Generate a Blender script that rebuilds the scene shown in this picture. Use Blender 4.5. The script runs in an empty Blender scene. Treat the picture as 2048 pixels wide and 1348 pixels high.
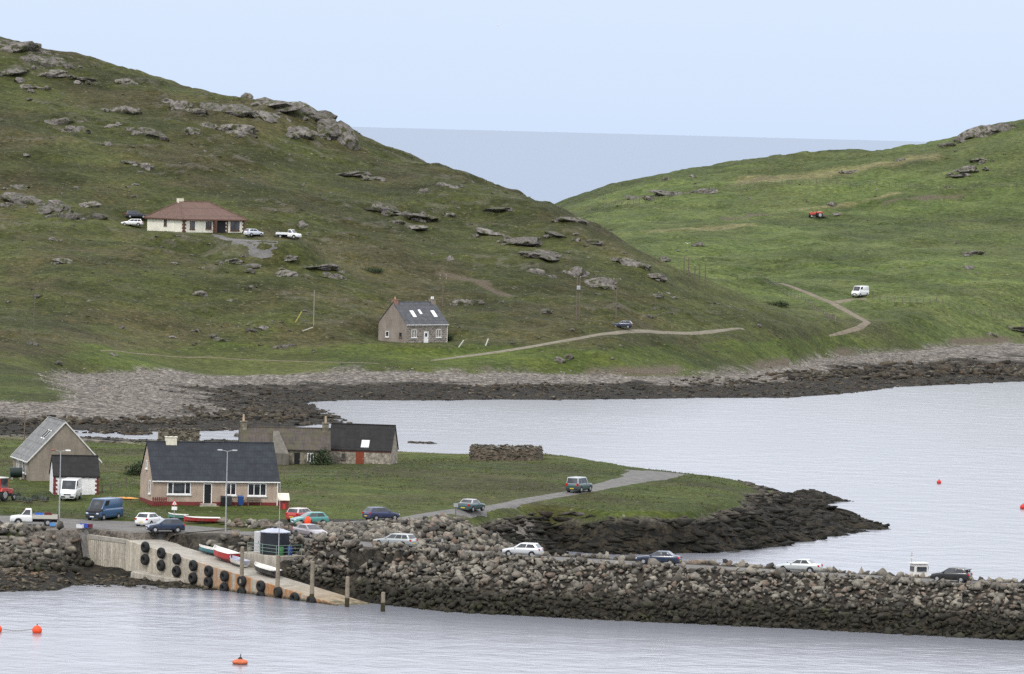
import bpy, bmesh, math, random
import numpy as np
from mathutils import Matrix, Vector, noise as mnoise

S = bpy.context.scene
COL = S.collection
R = math.radians
random.seed(7)
rng = np.random.default_rng(11)

# ------------------------------------------------------------------ camera
F = 11378.0                      # focal length in photograph pixels (200 mm on 36 mm)
CAM = np.array([0.0, 0.0, 49.0])
PITCH, ROLL = math.atan(420 / F), math.atan(0.026)
_fw = np.array([0, math.cos(PITCH), -math.sin(PITCH)])
_r0, _u0 = np.array([1.0, 0, 0]), np.array([0, math.sin(PITCH), math.cos(PITCH)])
_r = _r0 * math.cos(ROLL) + _u0 * math.sin(ROLL)
_u = -_r0 * math.sin(ROLL) + _u0 * math.cos(ROLL)
cam = bpy.data.cameras.new('camera')
cam.lens, cam.sensor_width, cam.clip_start, cam.clip_end = 200, 36, 1.0, 200000
camo = bpy.data.objects.new('camera', cam)
COL.objects.link(camo)
camo.matrix_world = Matrix(((_r[0], _u[0], -_fw[0], CAM[0]), (_r[1], _u[1], -_fw[1], CAM[1]), (_r[2], _u[2], -_fw[2], CAM[2]), (0, 0, 0, 1)))
S.camera = camo

# ------------------------------------------------------------------ sky, sun, exposure
W = bpy.data.worlds.new('World')
S.world = W
W.use_nodes = True
wn, wl = W.node_tree.nodes, W.node_tree.links
wn.clear()
SUN_EL, SUN_AZ = R(48), R(205)   # azimuth clockwise from +Y: behind the camera, to its left
sky = wn.new('ShaderNodeTexSky')
sky.sky_type = 'NISHITA'
sky.sun_disc = False
sky.sun_elevation, sky.sun_rotation = SUN_EL, SUN_AZ
sky.air_density, sky.dust_density, sky.ozone_density = 1.0, 0.6, 2.0
tc = wn.new('ShaderNodeTexCoord')
sep = wn.new('ShaderNodeSeparateXYZ')
wl.new(tc.outputs['Generated'], sep.inputs[0])
# thin high overcast over the blue sky: pale blue along the horizon, light grey cloud above
ramp = wn.new('ShaderNodeValToRGB')
ramp.color_ramp.elements[0].position = 0.0
ramp.color_ramp.elements[0].color = (0.55, 0.67, 0.86, 1)
ramp.color_ramp.elements[1].position = 0.55
ramp.color_ramp.elements[1].color = (1.42, 1.45, 1.53, 1)
e = ramp.color_ramp.elements.new(0.05); e.color = (0.63, 0.71, 0.85, 1)
e = ramp.color_ramp.elements.new(0.15); e.color = (1.21, 1.27, 1.39, 1)
e = ramp.color_ramp.elements.new(0.32); e.color = (1.68, 1.74, 1.87, 1)
wl.new(sep.outputs[2], ramp.inputs[0])
sc10 = wn.new('ShaderNodeMix'); sc10.data_type = 'RGBA'; sc10.blend_type = 'MULTIPLY'
sc10.inputs['Factor'].default_value = 1
sc10.inputs['B'].default_value = (10.0, 10.0, 10.0, 1)
wl.new(ramp.outputs[0], sc10.inputs['A'])
mx = wn.new('ShaderNodeMix'); mx.data_type = 'RGBA'
mx.inputs['Factor'].default_value = 0.93
wl.new(sky.outputs[0], mx.inputs['A'])
wl.new(sc10.outputs['Result'], mx.inputs['B'])
bg = wn.new('ShaderNodeBackground')
bg.inputs['Strength'].default_value = 0.1
wl.new(mx.outputs['Result'], bg.inputs[0])
wo = wn.new('ShaderNodeOutputWorld')
wl.new(bg.outputs[0], wo.inputs[0])

sl = bpy.data.lights.new('sun', 'SUN')
sl.energy, sl.angle, sl.color = 1.45, R(11), (1.0, 0.96, 0.9)
so = bpy.data.objects.new('sun', sl)
COL.objects.link(so)
_sd = Vector((math.sin(SUN_AZ) * math.cos(SUN_EL), math.cos(SUN_AZ) * math.cos(SUN_EL), math.sin(SUN_EL)))
so.rotation_euler = (-_sd).to_track_quat('-Z', 'Y').to_euler()
so.location = (0, 300, 400)

S.view_settings.view_transform = 'Standard'
S.view_settings.look = 'None'
S.view_settings.exposure = 0.25
S.view_settings.gamma = 1.0
S.render.engine = 'CYCLES'
S.cycles.max_bounces = 4
S.cycles.diffuse_bounces = 2
S.cycles.glossy_bounces = 2
S.cycles.transmission_bounces = 2
S.cycles.use_denoising = False
S.cycles.denoiser = 'OPENIMAGEDENOISE'
S.cycles.caustics_reflective = False

# ------------------------------------------------------------------ helpers
def pray(px, py):
    return _fw + _r * ((px - 1024) / F) - _u * ((py - 674) / F)
def PZ(px, py, z):
    d = pray(px, py); t = (z - CAM[2]) / d[2]
    return CAM + d * t
def PD(px, py, D):
    d = pray(px, py)
    return CAM + d * (D / d[1])

def _hash(ix, iy, seed):
    h = (ix.astype(np.int64) * 374761393 + iy.astype(np.int64) * 668265263 + seed * 1442695041) & 0xFFFFFFFF
    h = ((h ^ (h >> 13)) * 1274126177) & 0xFFFFFFFF
    h = h ^ (h >> 16)
    return (h & 0xFFFF) / 65535.0
def vnoise(x, y, seed=0):
    xi, yi = np.floor(x), np.floor(y)
    u, v = x - xi, y - yi
    u = u * u * u * (u * (u * 6 - 15) + 10); v = v * v * v * (v * (v * 6 - 15) + 10)
    a = _hash(xi, yi, seed); b = _hash(xi + 1, yi, seed); c = _hash(xi, yi + 1, seed); d = _hash(xi + 1, yi + 1, seed)
    return (a + (b - a) * u) * (1 - v) + (c + (d - c) * u) * v
def fbm(x, y, sc, octv=4, seed=0):
    s, amp, tot = 0.0, 1.0, 0.0
    x, y = np.asarray(x, float) / sc, np.asarray(y, float) / sc
    for o in range(octv):
        s = s + amp * vnoise(x, y, seed + o * 17); tot += amp
        ca, sa = 1.6, 1.2
        x, y = ca * x - sa * y + 3.7, sa * x + ca * y + 9.1
        amp *= 0.5
    return s / tot
def sstep(a, b, x):
    t = np.clip((x - a) / (b - a), 0, 1)
    return t * t * (3 - 2 * t)

class TPS:
    def __init__(self, P, lam=0.002):
        P = np.array(P, float)
        self.c = P[:, :2].mean(0); self.s = 100.0
        X = (P[:, :2] - self.c) / self.s
        n = len(X)
        K = self.k(X, X) + lam * np.eye(n)
        A = np.zeros((n + 3, n + 3)); A[:n, :n] = K
        A[:n, n] = 1; A[:n, n + 1:] = X; A[n, :n] = 1; A[n + 1:, :n] = X.T
        b = np.zeros(n + 3); b[:n] = P[:, 2]
        self.w = np.linalg.solve(A, b); self.X = X
    @staticmethod
    def k(A, B):
        d2 = ((A[:, None, :] - B[None, :, :]) ** 2).sum(2)
        return 0.5 * d2 * np.log(d2 + 1e-12)
    def __call__(self, x, y):
        sh = np.shape(x)
        Q = (np.stack([np.ravel(x), np.ravel(y)], 1) - self.c) / self.s
        out = np.empty(len(Q)); n = len(self.X)
        for i in range(0, len(Q), 20000):
            q = Q[i:i + 20000]
            out[i:i + 20000] = self.k(q, self.X) @ self.w[:n] + self.w[n] + q @ self.w[n + 1:]
        return out.reshape(sh)

def seg_dist(x, y, pts):
    """distance to a polyline and the position (0..n-1) of the nearest point on it"""
    best = np.full(np.shape(x), 1e9); par = np.zeros(np.shape(x))
    for i in range(len(pts) - 1):
        (ax, ay), (bx, by) = pts[i][:2], pts[i + 1][:2]
        dx, dy = bx - ax, by - ay
        t = np.clip(((x - ax) * dx + (y - ay) * dy) / (dx * dx + dy * dy + 1e-9), 0, 1)
        d = np.hypot(x - ax - t * dx, y - ay - t * dy)
        m = d < best
        best = np.where(m, d, best); par = np.where(m, i + t, par)
    return best, par
def poly_sd(x, y, poly):
    """signed distance, positive inside"""
    d, _ = seg_dist(x, y, list(poly) + [poly[0]])
    ins = np.zeros(np.shape(x), bool)
    n = len(poly)
    for i in range(n):
        (x0, y0), (x1, y1) = poly[i][:2], poly[(i + 1) % n][:2]
        c = ((y0 > y) != (y1 > y)) & (x < (x1 - x0) * (y - y0) / (y1 - y0 + 1e-12) + x0)
        ins ^= c
    return np.where(ins, d, -d)

# ------------------------------------------------------------------ mesh builder
class MB:
    def __init__(self): self.v, self.f, self.mi = [], [], []
    def add(self, vs, fs, mi=0):
        o = len(self.v); self.v += [tuple(p) for p in vs]
        self.f += [tuple(i + o for i in f) for f in fs]; self.mi += [mi] * len(fs)
        return self
    def box(self, c, s, rz=0.0, mi=0):
        hx, hy, hz = s[0] / 2, s[1] / 2, s[2] / 2; ca, sa = math.cos(rz), math.sin(rz)
        vs = []
        for z in (-hz, hz):
            for x, y in ((-hx, -hy), (hx, -hy), (hx, hy), (-hx, hy)):
                vs.append((c[0] + ca * x - sa * y, c[1] + sa * x + ca * y, c[2] + z))
        return self.add(vs, [(3, 2, 1, 0), (4, 5, 6, 7), (0, 1, 5, 4), (1, 2, 6, 5), (2, 3, 7, 6), (3, 0, 4, 7)], mi)
    def hexa(self, b, t, mi=0):
        return self.add(list(b) + list(t), [(3, 2, 1, 0), (4, 5, 6, 7), (0, 1, 5, 4), (1, 2, 6, 5), (2, 3, 7, 6), (3, 0, 4, 7)], mi)
    def loft(self, rings, caps=True, mi=0, closed=False):
        n = len(rings[0]); vs = [p for r_ in rings for p in r_]; fs = []
        m = len(rings)
        for i in range(m if closed else m - 1):
            j2 = (i + 1) % m
            for k in range(n):
                k2 = (k + 1) % n
                fs.append((i * n + k, i * n + k2, j2 * n + k2, j2 * n + k))
        if caps and not closed:
            fs.append(tuple(range(n - 1, -1, -1))); fs.append(tuple((m - 1) * n + k for k in range(n)))
        return self.add(vs, fs, mi)
    def cyl(self, p0, p1, r0, r1=None, n=10, mi=0, caps=True):
        r1 = r0 if r1 is None else r1
        p0, p1 = Vector(p0), Vector(p1); ax = (p1 - p0).normalized()
        a = ax.orthogonal().normalized(); b = ax.cross(a)
        rings = [[p + (a * math.cos(t) + b * math.sin(t)) * rr for t in [2 * math.pi * k / n for k in range(n)]] for p, rr in ((p0, r0), (p1, r1))]
        return self.loft([[tuple(q) for q in rg] for rg in rings], caps, mi)
    def lathe(self, prof, n=16, c=(0, 0, 0), mi=0):
        rings = [[(c[0] + r_ * math.cos(2 * math.pi * k / n), c[1] + r_ * math.sin(2 * math.pi * k / n), c[2] + z) for k in range(n)] for r_, z in prof]
        return self.loft(rings, True, mi)
    def build(self, name, mats, parent=None, smooth=None, bevel=0.0, seg=2):
        me = bpy.data.meshes.new(name)
        me.from_pydata(self.v, [], self.f)
        for m_ in (mats if isinstance(mats, (list, tuple)) else [mats]): me.materials.append(m_)
        if any(self.mi): me.polygons.foreach_set('material_index', self.mi)
        bm = bmesh.new(); bm.from_mesh(me)
        bmesh.ops.recalc_face_normals(bm, faces=bm.faces)
        if bevel > 0:
            ed = [e_ for e_ in bm.edges if e_.is_manifold and e_.calc_face_angle(0) > 0.35]
            bmesh.ops.bevel(bm, geom=ed, offset=bevel, segments=seg, affect='EDGES', profile=0.5, clamp_overlap=True)
        bm.to_mesh(me); bm.free()
        if smooth is not None:
            me.polygons.foreach_set('use_smooth', [True] * len(me.polygons))
            me.set_sharp_from_angle(angle=R(smooth))
        return obj(name, me, parent)

def obj(name, me, parent=None):
    o = bpy.data.objects.new(name, me); COL.objects.link(o)
    if parent is not None: o.parent = parent
    return o
def tag(o, label=None, cat=None, group=None, kind=None):
    if label: o['label'] = label
    if cat: o['category'] = cat
    if group: o['group'] = group
    if kind: o['kind'] = kind
    return o
def thing(name, label, cat, loc=(0, 0, 0), yaw=0.0, group=None):
    o = bpy.data.objects.new(name, None); COL.objects.link(o)
    o.empty_display_size = 0.3
    o.location = tuple(loc); o.rotation_euler = (0, 0, yaw)
    return tag(o, label, cat, group)
def np_mesh(name, V, T, mat=None, attrs=None, smooth=False):
    me = bpy.data.meshes.new(name)
    V = np.ascontiguousarray(V, np.float32); T = np.ascontiguousarray(T, np.int32)
    k = T.shape[1]
    me.vertices.add(len(V)); me.vertices.foreach_set('co', V.ravel())
    me.loops.add(T.size); me.loops.foreach_set('vertex_index', T.ravel())
    me.polygons.add(len(T)); me.polygons.foreach_set('loop_start', np.arange(0, T.size, k, dtype=np.int32))
    me.polygons.foreach_set('loop_total', np.full(len(T), k, np.int32))
    if smooth: me.polygons.foreach_set('use_smooth', np.ones(len(T), bool))
    for an, arr in (attrs or {}).items():
        at = me.attributes.new(an, 'FLOAT_COLOR', 'POINT'); at.data.foreach_set('color', np.ascontiguousarray(arr, np.float32).ravel())
    me.update(calc_edges=True); me.validate()
    if mat: me.materials.append(mat)
    return me

# ------------------------------------------------------------------ materials
class N:
    """tiny node-graph helper"""
    def __init__(self, name):
        self.m = bpy.data.materials.new(name); self.m.use_nodes = True
        self.t = self.m.node_tree; self.n = self.t.nodes; self.l = self.t.links
        self.p = self.n['Principled BSDF']
        self.pos = self.n.new('ShaderNodeNewGeometry')
    def inp(self, sock, v):
        if hasattr(v, 'is_linked') or hasattr(v, 'links'): self.l.new(v, sock)
        elif isinstance(v, (tuple, list)): sock.default_value = tuple(v) + ((1.0,) if len(v) == 3 and len(sock.default_value) == 4 else ())
        else: sock.default_value = v
    def noise(self, scale, detail=3, vec=None, rough=0.55, dist=0.0):
        nd = self.n.new('ShaderNodeTexNoise'); nd.inputs['Scale'].default_value = scale
        nd.inputs['Detail'].default_value = detail; nd.inputs['Roughness'].default_value = rough; nd.inputs['Distortion'].default_value = dist
        self.l.new(vec if vec is not None else self.pos.outputs['Position'], nd.inputs['Vector'])
        return nd.outputs['Fac']
    def voro(self, scale, vec=None, out='Distance', feat='F1'):
        nd = self.n.new('ShaderNodeTexVoronoi'); nd.inputs['Scale'].default_value = scale; nd.feature = feat
        self.l.new(vec if vec is not None else self.pos.outputs['Position'], nd.inputs['Vector'])
        return nd.outputs[out]
    def ramp(self, fac, a, b, lo=0.0, hi=1.0):
        nd = self.n.new('ShaderNodeMapRange'); nd.interpolation_type = 'SMOOTHSTEP'
        nd.inputs['From Min'].default_value = a; nd.inputs['From Max'].default_value = b
        nd.inputs['To Min'].default_value = lo; nd.inputs['To Max'].default_value = hi
        self.l.new(fac, nd.inputs['Value'])
        return nd.outputs['Result']
    def mix(self, fac, a, b, mode='MIX'):
        nd = self.n.new('ShaderNodeMix'); nd.data_type = 'RGBA'; nd.blend_type = mode
        self.inp(nd.inputs['Factor'], fac); self.inp(nd.inputs['A'], a); self.inp(nd.inputs['B'], b)
        return nd.outputs['Result']
    def math(self, op, a, b=0.0):
        nd = self.n.new('ShaderNodeMath'); nd.operation = op
        self.inp(nd.inputs[0], a); self.inp(nd.inputs[1], b)
        return nd.outputs[0]
    def val(self, c, f):
        """scale a colour's brightness by a factor"""
        nd = self.n.new('ShaderNodeMix'); nd.data_type = 'RGBA'; nd.blend_type = 'MULTIPLY'; nd.inputs['Factor'].default_value = 1
        cb = self.n.new('ShaderNodeCombineColor')
        for i in range(3): self.l.new(f, cb.inputs[i])
        self.inp(nd.inputs['A'], c); self.l.new(cb.outputs[0], nd.inputs['B'])
        return nd.outputs['Result']
    def obcoord(self):
        t = self.n.new('ShaderNodeTexCoord'); return t.outputs['Object']
    def objrand(self):
        t = self.n.new('ShaderNodeObjectInfo'); return t.outputs['Random']
    def island(self):
        return self.pos.outputs['Random Per Island']
    def zpos(self):
        s = self.n.new('ShaderNodeSeparateXYZ'); self.l.new(self.pos.outputs['Position'], s.inputs[0]); return s.outputs[2]
    def attr(self, name):
        a = self.n.new('ShaderNodeAttribute'); a.attribute_name = name
        s = self.n.new('ShaderNodeSeparateColor'); self.l.new(a.outputs['Color'], s.inputs[0])
        return s.outputs[0], s.outputs[1], s.outputs[2], a.outputs['Alpha']
    def bump(self, h, strength=0.5, dist=0.1):
        b = self.n.new('ShaderNodeBump'); b.inputs['Strength'].default_value = strength; b.inputs['Distance'].default_value = dist
        self.l.new(h, b.inputs['Height']); self.l.new(b.outputs[0], self.p.inputs['Normal'])
    def done(self, col, rough=0.8, spec=0.3, metal=0.0):
        self.inp(self.p.inputs['Base Color'], col); self.inp(self.p.inputs['Roughness'], rough)
        self.p.inputs['Specular IOR Level'].default_value = spec; self.p.inputs['Metallic'].default_value = metal
        return self.m

_mats = {}
def plain(name, c, rough=0.6, var=0.12, scale=3.0, spec=0.3, metal=0.0, bump=0.0):
    if name in _mats: return _mats[name]
    g = N(name); oc = g.obcoord()
    n1 = g.noise(scale, 4, oc, 0.65)
    f = g.ramp(n1, 0.25, 0.75, 1 - var, 1 + var)
    if bump: g.bump(g.noise(scale * 6, 3, oc), bump, 0.03)
    _mats[name] = g.done(g.val(c, f), rough, spec, metal)
    return _mats[name]
def paint(name, c, metal=0.0, rough=0.32):
    if name in _mats: return _mats[name]
    g = N(name); oc = g.obcoord()
    dirt = g.noise(2.2, 5, oc, 0.7)
    z = g.n.new('ShaderNodeSeparateXYZ'); g.l.new(oc, z.inputs[0])
    low = g.ramp(z.outputs[2], 0.75, 0.2, 0.0, 0.55)
    fac = g.math('MULTIPLY', low, g.ramp(dirt, 0.3, 0.7))
    col = g.mix(fac, c, (0.11, 0.095, 0.075))
    g.p.inputs['Coat Weight'].default_value = 0.4
    g.p.inputs['Coat Roughness'].default_value = 0.12
    _mats[name] = g.done(col, g.math('ADD', fac, rough), 0.4, metal)
    return _mats[name]
# ------------------------------------------------------------------ the lie of the land (photograph pixel, distance or height)
far = [(-500, 0, 1330), (-250, 25, 1315), (-100, 55, 1300), (0, 84, 1290), (150, 118, 1285), (350, 172, 1280), (480, 197, 1275), (600, 215, 1270),
       (665, 246, 1262), (712, 292, 1255), (735, 305, 1252), (800, 324, 1245), (900, 349, 1235), (1000, 382, 1222), (1110, 412, 1208),
       (1180, 458, 1195), (1250, 508, 1182), (1330, 563, 1168), (1400, 594, 1172), (1500, 630, 1165), (1600, 660, 1160)]
ctrl = []
for i, (x, y, D) in enumerate(far):
    p = PD(x, y, D); ctrl.append(p)
    if x <= 1330:
        dz = 1.0 if x < 1000 else 0.35
        q = PD(x, y, D + 60); ctrl.append((q[0], q[1], p[2] - 8 * dz))
        if x < 1150: ctrl.append((PD(x, y, D + 170)[0], D + 170, p[2] - 26 * dz))
for x, y, D in [(-300, 300, 1205), (-300, 450, 1150), (-300, 620, 1080), (-300, 780, 945), (0, 180, 1250), (0, 300, 1200), (0, 450, 1145), (0, 600, 1085), (0, 700, 1010), (0, 780, 945),
        (200, 200, 1255), (200, 350, 1190), (200, 540, 1110), (200, 690, 1045), (200, 740, 1010),
        (385, 300, 1215), (385, 470, 1150), (385, 600, 1100), (385, 690, 1072), (385, 740, 1050),
        (560, 260, 1245), (560, 380, 1195), (560, 480, 1150), (560, 600, 1103), (700, 350, 1228), (700, 450, 1175), (700, 550, 1130), (700, 640, 1097), (700, 700, 1075), (700, 740, 1050),
        (825, 683, 1088), (850, 560, 1142), (850, 450, 1188), (1000, 450, 1195), (1000, 550, 1148), (1000, 640, 1110), (1000, 700, 1085), (1000, 738, 1065),
        (1180, 550, 1155), (1180, 640, 1115), (1180, 672, 1100), (1180, 735, 1065), (1330, 620, 1140), (1330, 655, 1122), (1330, 720, 1080),
        (1430, 625, 1158), (1430, 655, 1135), (1430, 705, 1098), (1500, 652, 1150), (1500, 700, 1118), (1600, 690, 1140), (1680, 700, 1162),
        (1500, 600, 1215), (1600, 622, 1215), (1650, 655, 1195), (1740, 645, 1220), (1560, 568, 1270), (1420, 555, 1285), (1720, 592, 1265),
        (1900, 600, 1262), (2048, 600, 1272), (1900, 660, 1218), (2048, 660, 1238), (1850, 690, 1192), (2048, 690, 1218), (2300, 600, 1280), (2300, 690, 1240),
        (1630, 432, 1400), (2048, 450, 1390), (1900, 335, 1445), (2048, 330, 1440), (1300, 450, 1372), (1300, 520, 1310), (1500, 500, 1335), (1800, 500, 1335),
        (2048, 520, 1322), (1500, 400, 1428), (1800, 400, 1420), (1150, 424, 1430), (2300, 450, 1390), (2300, 300, 1440)]:
    ctrl.append(PD(x, y, D))
for x, y in [(1040, 442), (1130, 403), (1250, 363), (1400, 338), (1560, 311), (1700, 300), (1800, 298), (1860, 294), (1910, 286), (1960, 262), (2048, 243), (2300, 205), (2600, 190)]:
    p = PD(x, y, 1485); ctrl.append(p)
    ctrl.append((p[0] * 1.05, 1560, p[2] - 13)); ctrl.append((p[0] * 1.1, 1680, p[2] - 42))
far_in = TPS(ctrl)
far_poly = [(-420, 860), (-200, 858)] + [tuple(PZ(x, y, 0)[:2]) for x, y in [(-100, 862), (0, 858), (100, 860), (200, 862), (300, 863), (430, 862), (560, 857), (640, 850), (688, 846), (668, 830), (628, 812), (618, 804),
        (700, 800), (800, 801), (900, 801), (1000, 799), (1100, 800), (1200, 799), (1300, 798), (1400, 796), (1500, 796), (1570, 796), (1650, 790), (1720, 784), (1800, 774), (1900, 769), (2048, 763), (2250, 757), (2800, 745)]] + [(500, 1200), (500, 1900), (-420, 1900)]
_bx = [PZ(x, 780, 0)[0] for x in (-200, 0, 300, 700, 1000, 1330, 1420, 1500, 1600, 1700, 2048, 2400)]
_bd = [50, 46, 44, 43, 40, 33, 30, 28, 32, 44, 60, 62]

road_pts = [(-60, 621, 4.7), (-48, 617, 4.6), (-38, 612, 4.6), (-29, 609.5, 4.75), (-21.5, 602.5, 4.9), (-12.1, 589.5, 5.1), (1.2, 582.5, 5.0), (15.3, 578.3, 4.85), (29.4, 575, 4.65), (44.8, 570, 4.5), (80, 559, 4.4), (160, 535, 4.4)]
near = [(-200, 1000, 5.2), (10, 1000, 5.1), (140, 1000, 5.2), (420, 1012, 5.3), (60, 960, 5.5), (110, 962, 5.6), (230, 930, 5.4), (560, 928, 6.0), (728, 928, 6.0), (1012, 922, 5.5), (640, 1000, 5.4), (900, 960, 5.8),
        (1100, 955, 5.7), (1158, 985, 5.4), (942, 1020, 5.4), (820, 1038, 5.4), (700, 1045, 5.2), (560, 1045, 4.9), (300, 1050, 4.6), (100, 1055, 4.6), (-200, 1055, 4.6), (0, 885, 2.9), (-200, 885, 2.9), (0, 872, 1.8), (150, 886, 2.6), (150, 876, 1.4), (300, 892, 2.8), (300, 884, 1.4), (430, 892, 3.0), (430, 884, 1.5),
        (640, 884, 2.0), (600, 900, 4.6), (1300, 945, 5.3), (1280, 930, 5.2), (1400, 962, 4.9), (1500, 992, 4.6), (1570, 1005, 4.1), (1450, 1012, 4.7), (1640, 1022, 2.5), (1700, 1040, 1.4), (1200, 1018, 4.6), (1350, 1000, 4.8), (1080, 1018, 4.8), (1110, 904, 5.6), (1180, 915, 5.4), (870, 918, 4.6)]
near_in = TPS([PZ(*a) for a in near])
def _off(x, y, z, dy, dx=0): p = PZ(x, y, z); return (p[0] + dx, p[1] + dy)
near_poly = [(-220, 578)] + [tuple(PZ(x, y, 0)[:2]) for x, y in [(-300, 1184), (0, 1183), (100, 1181), (200, 1181), (300, 1184), (360, 1188), (430, 1193), (520, 1200), (640, 1208), (780, 1215)]] + \
    [(-4, 588), (2, 606), (5, 625), (4, 640)] + [tuple(PZ(x, y, 0)[:2]) for x, y in [(1120, 1100), (1200, 1108), (1300, 1108), (1370, 1107), (1450, 1104), (1510, 1098), (1560, 1091), (1620, 1082), (1650, 1075), (1730, 1064), (1774, 1059), (1735, 1043), (1700, 1031), (1660, 1018), (1640, 1011), (1695, 1002), (1640, 994), (1570, 989)]] + \
    [_off(1520, 980, 2.2, 8, 5), _off(1460, 962, 3.4, 10, 3), _off(1380, 948, 4.4, 11, 3), _off(1300, 930, 4.9, 11, 2), _off(1200, 917, 5.1, 12), _off(1110, 905, 5.2, 13), _off(1000, 915, 4.6, 11), _off(930, 915, 4.2, 9), _off(860, 914, 3.2, 8), _off(800, 902, 2.0, 5), _off(640, 882, 1.2, 3), _off(430, 884, 1.0, 3), _off(300, 884, 1.0, 3), _off(150, 876, .8, 4)] + \
    [(-75, 893), (-90, 905), (-220, 905)]
_kp = np.array([(-80, 590, .12), (-50, 588, .12), (-30, 588, .1), (-14, 590, .4), (5, 640, .5), (10, 660, .9), (22, 662, 1.0), (33, 668, .42), (45, 700, .2), (42, 745, .25), (38, 760, .3), (20, 775, .5), (0, 785, .5), (-12, 795, .35), (-40, 845, .3), (-70, 870, .14), (-100, 890, .1)])
def near_k(x, y):
    w = 0; s = 0
    for a, b, k in _kp:
        q = 1.0 / ((x - a) ** 2 + (y - b) ** 2 + 9) ** 1.5
        w = w + q; s = s + q * k
    return s / w
# house platforms cut into the slopes: x, y, z, radius, blend
pads = []
def add_pad(p, rad, bl): pads.append((p[0], p[1], p[2], rad, bl))
add_pad(PD(392, 464, 1152), 11, 9)
add_pad(PD(520, 480, 1140), 8, 7)
add_pad(PD(828, 685, 1088), 7, 5)
SLIP_A, SLIP_B = np.array([-40.4, 605.0]), np.array([-16.9, 576.3])   # near edge of the slipway, top and waterline
_sdir = (SLIP_B - SLIP_A) / np.hypot(*(SLIP_B - SLIP_A)); _snor = np.array([-_sdir[1], _sdir[0]])
if _snor[0] < 0: _snor = -_snor
SLIP_L = float(np.hypot(*(SLIP_B - SLIP_A)))

GRIDS = []
def H0(x, y):
    x, y = np.asarray(x, float), np.asarray(y, float)
    h = np.full(np.broadcast(x, y).shape, -6.0)
    m = y > 830
    if m.any():
        X, Y = x[m] if x.ndim else x, y[m] if y.ndim else y
        sd = poly_sd(X, Y, far_poly)
        inl = np.maximum(far_in(X, Y), 0.6)
        for ax, ay, az, ra, bl in pads:
            w = 1 - sstep(ra, ra + bl, np.hypot(X - ax, Y - ay)); inl = inl * (1 - w) + az * w
        d0 = np.interp(X, _bx, _bd)
        sh = np.where(sd > 0, 0.07 * sd + 0.42 * np.maximum(0, sd - d0), 0.25 * sd)
        k = 0.8; hh = np.clip(0.5 + 0.5 * (inl - sh) / k, 0, 1)
        v = inl * (1 - hh) + sh * hh - k * hh * (1 - hh)
        v = np.where(Y > 1560, np.maximum(v, -6), v)
        h[m] = np.maximum(h[m], np.maximum(v, -6))
    m = y < 950
    if m.any():
        X, Y = x[m] if x.ndim else x, y[m] if y.ndim else y
        sd = poly_sd(X, Y, near_poly)
        inl = np.maximum(near_in(X, Y), 0.4)
        kk = near_k(X, Y)
        up = np.where((X < -30) & (Y < 640), np.maximum(0, sd - 14) * 0.3, 0)
        sh = np.where(sd > 0, kk * sd + up, 0.3 * sd)
        k = 0.5; hh = np.clip(0.5 + 0.5 * (inl - sh) / k, 0, 1)
        v = inl * (1 - hh) + sh * hh - k * hh * (1 - hh)
        # causeway
        dc, pr = seg_dist(X, Y, road_pts)
        zc = np.interp(pr, np.arange(len(road_pts)), [p[2] for p in road_pts])
        cz = zc - np.maximum(0, dc - 4.4) * 0.66
        cz = np.where(X > -26, cz, -9)
        rad = 3.6 + 4.4 * (1 - sstep(-36, -30, X)) * (Y > 606); flat = (1 - sstep(rad, rad + 2.5, dc)) * (v > 2)
        v = v * (1 - flat) + (zc) * flat
        v = np.maximum(v, cz)
        # room for the slipway and the foreshore under its wall
        sx = (X - SLIP_A[0]) * _sdir[0] + (Y - SLIP_A[1]) * _sdir[1]; sn = (X - SLIP_A[0]) * _snor[0] + (Y - SLIP_A[1]) * _snor[1]
        zs = 3.9 - 3.9 * np.clip(sx / SLIP_L, 0, 1.4)
        w = (sn > -0.6) & (sn < 4.8) & (sx > -0.5) & (sx < SLIP_L * 1.4)
        v = np.where(w, np.minimum(v, zs - 0.5), v)
        v = np.where((sn > 4) & (sn < 9) & (sx > 13) & (sx < 21.2), np.minimum(v, 3.2), v)
        w4 = (sn > 4.2) & (sn < 16) & (sx > 4) & (sx < SLIP_L * 1.4) & ~((sn < 9) & (sx > 13) & (sx < 21.2))
        v = np.where(w4, np.minimum(v, np.maximum(zs - 0.5 + 0.75 * (sn - 4.2), np.where(dc < 4.6, 9.0, -9))), v)
        w2 = (sn <= 0.4) & (sn > -40) & (sx > -7) & (sx < SLIP_L * 1.3)
        v = np.where(w2, np.minimum(v, 1.15 - 0.047 * np.maximum(sx + 9, 0) + 0.05 * np.minimum(0, sn) + 0.6 * np.maximum(0, -45.2 - X)), v)
        h[m] = np.maximum(h[m], np.maximum(v, -6))
    return h

def hit(px, py, dmin=500.0):
    """where the ray through a photograph pixel meets the ground"""
    d = pray(px, py); D = np.arange(dmin, 1700, 0.5)
    P = CAM[None] + d[None] * (D / d[1])[:, None]
    g = np.maximum((HG if GRIDS else H0)(P[:, 0], P[:, 1]), 0)
    i = int(np.argmax(P[:, 2] <= g))
    return np.array([P[i, 0], P[i, 1], g[i]])

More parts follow.
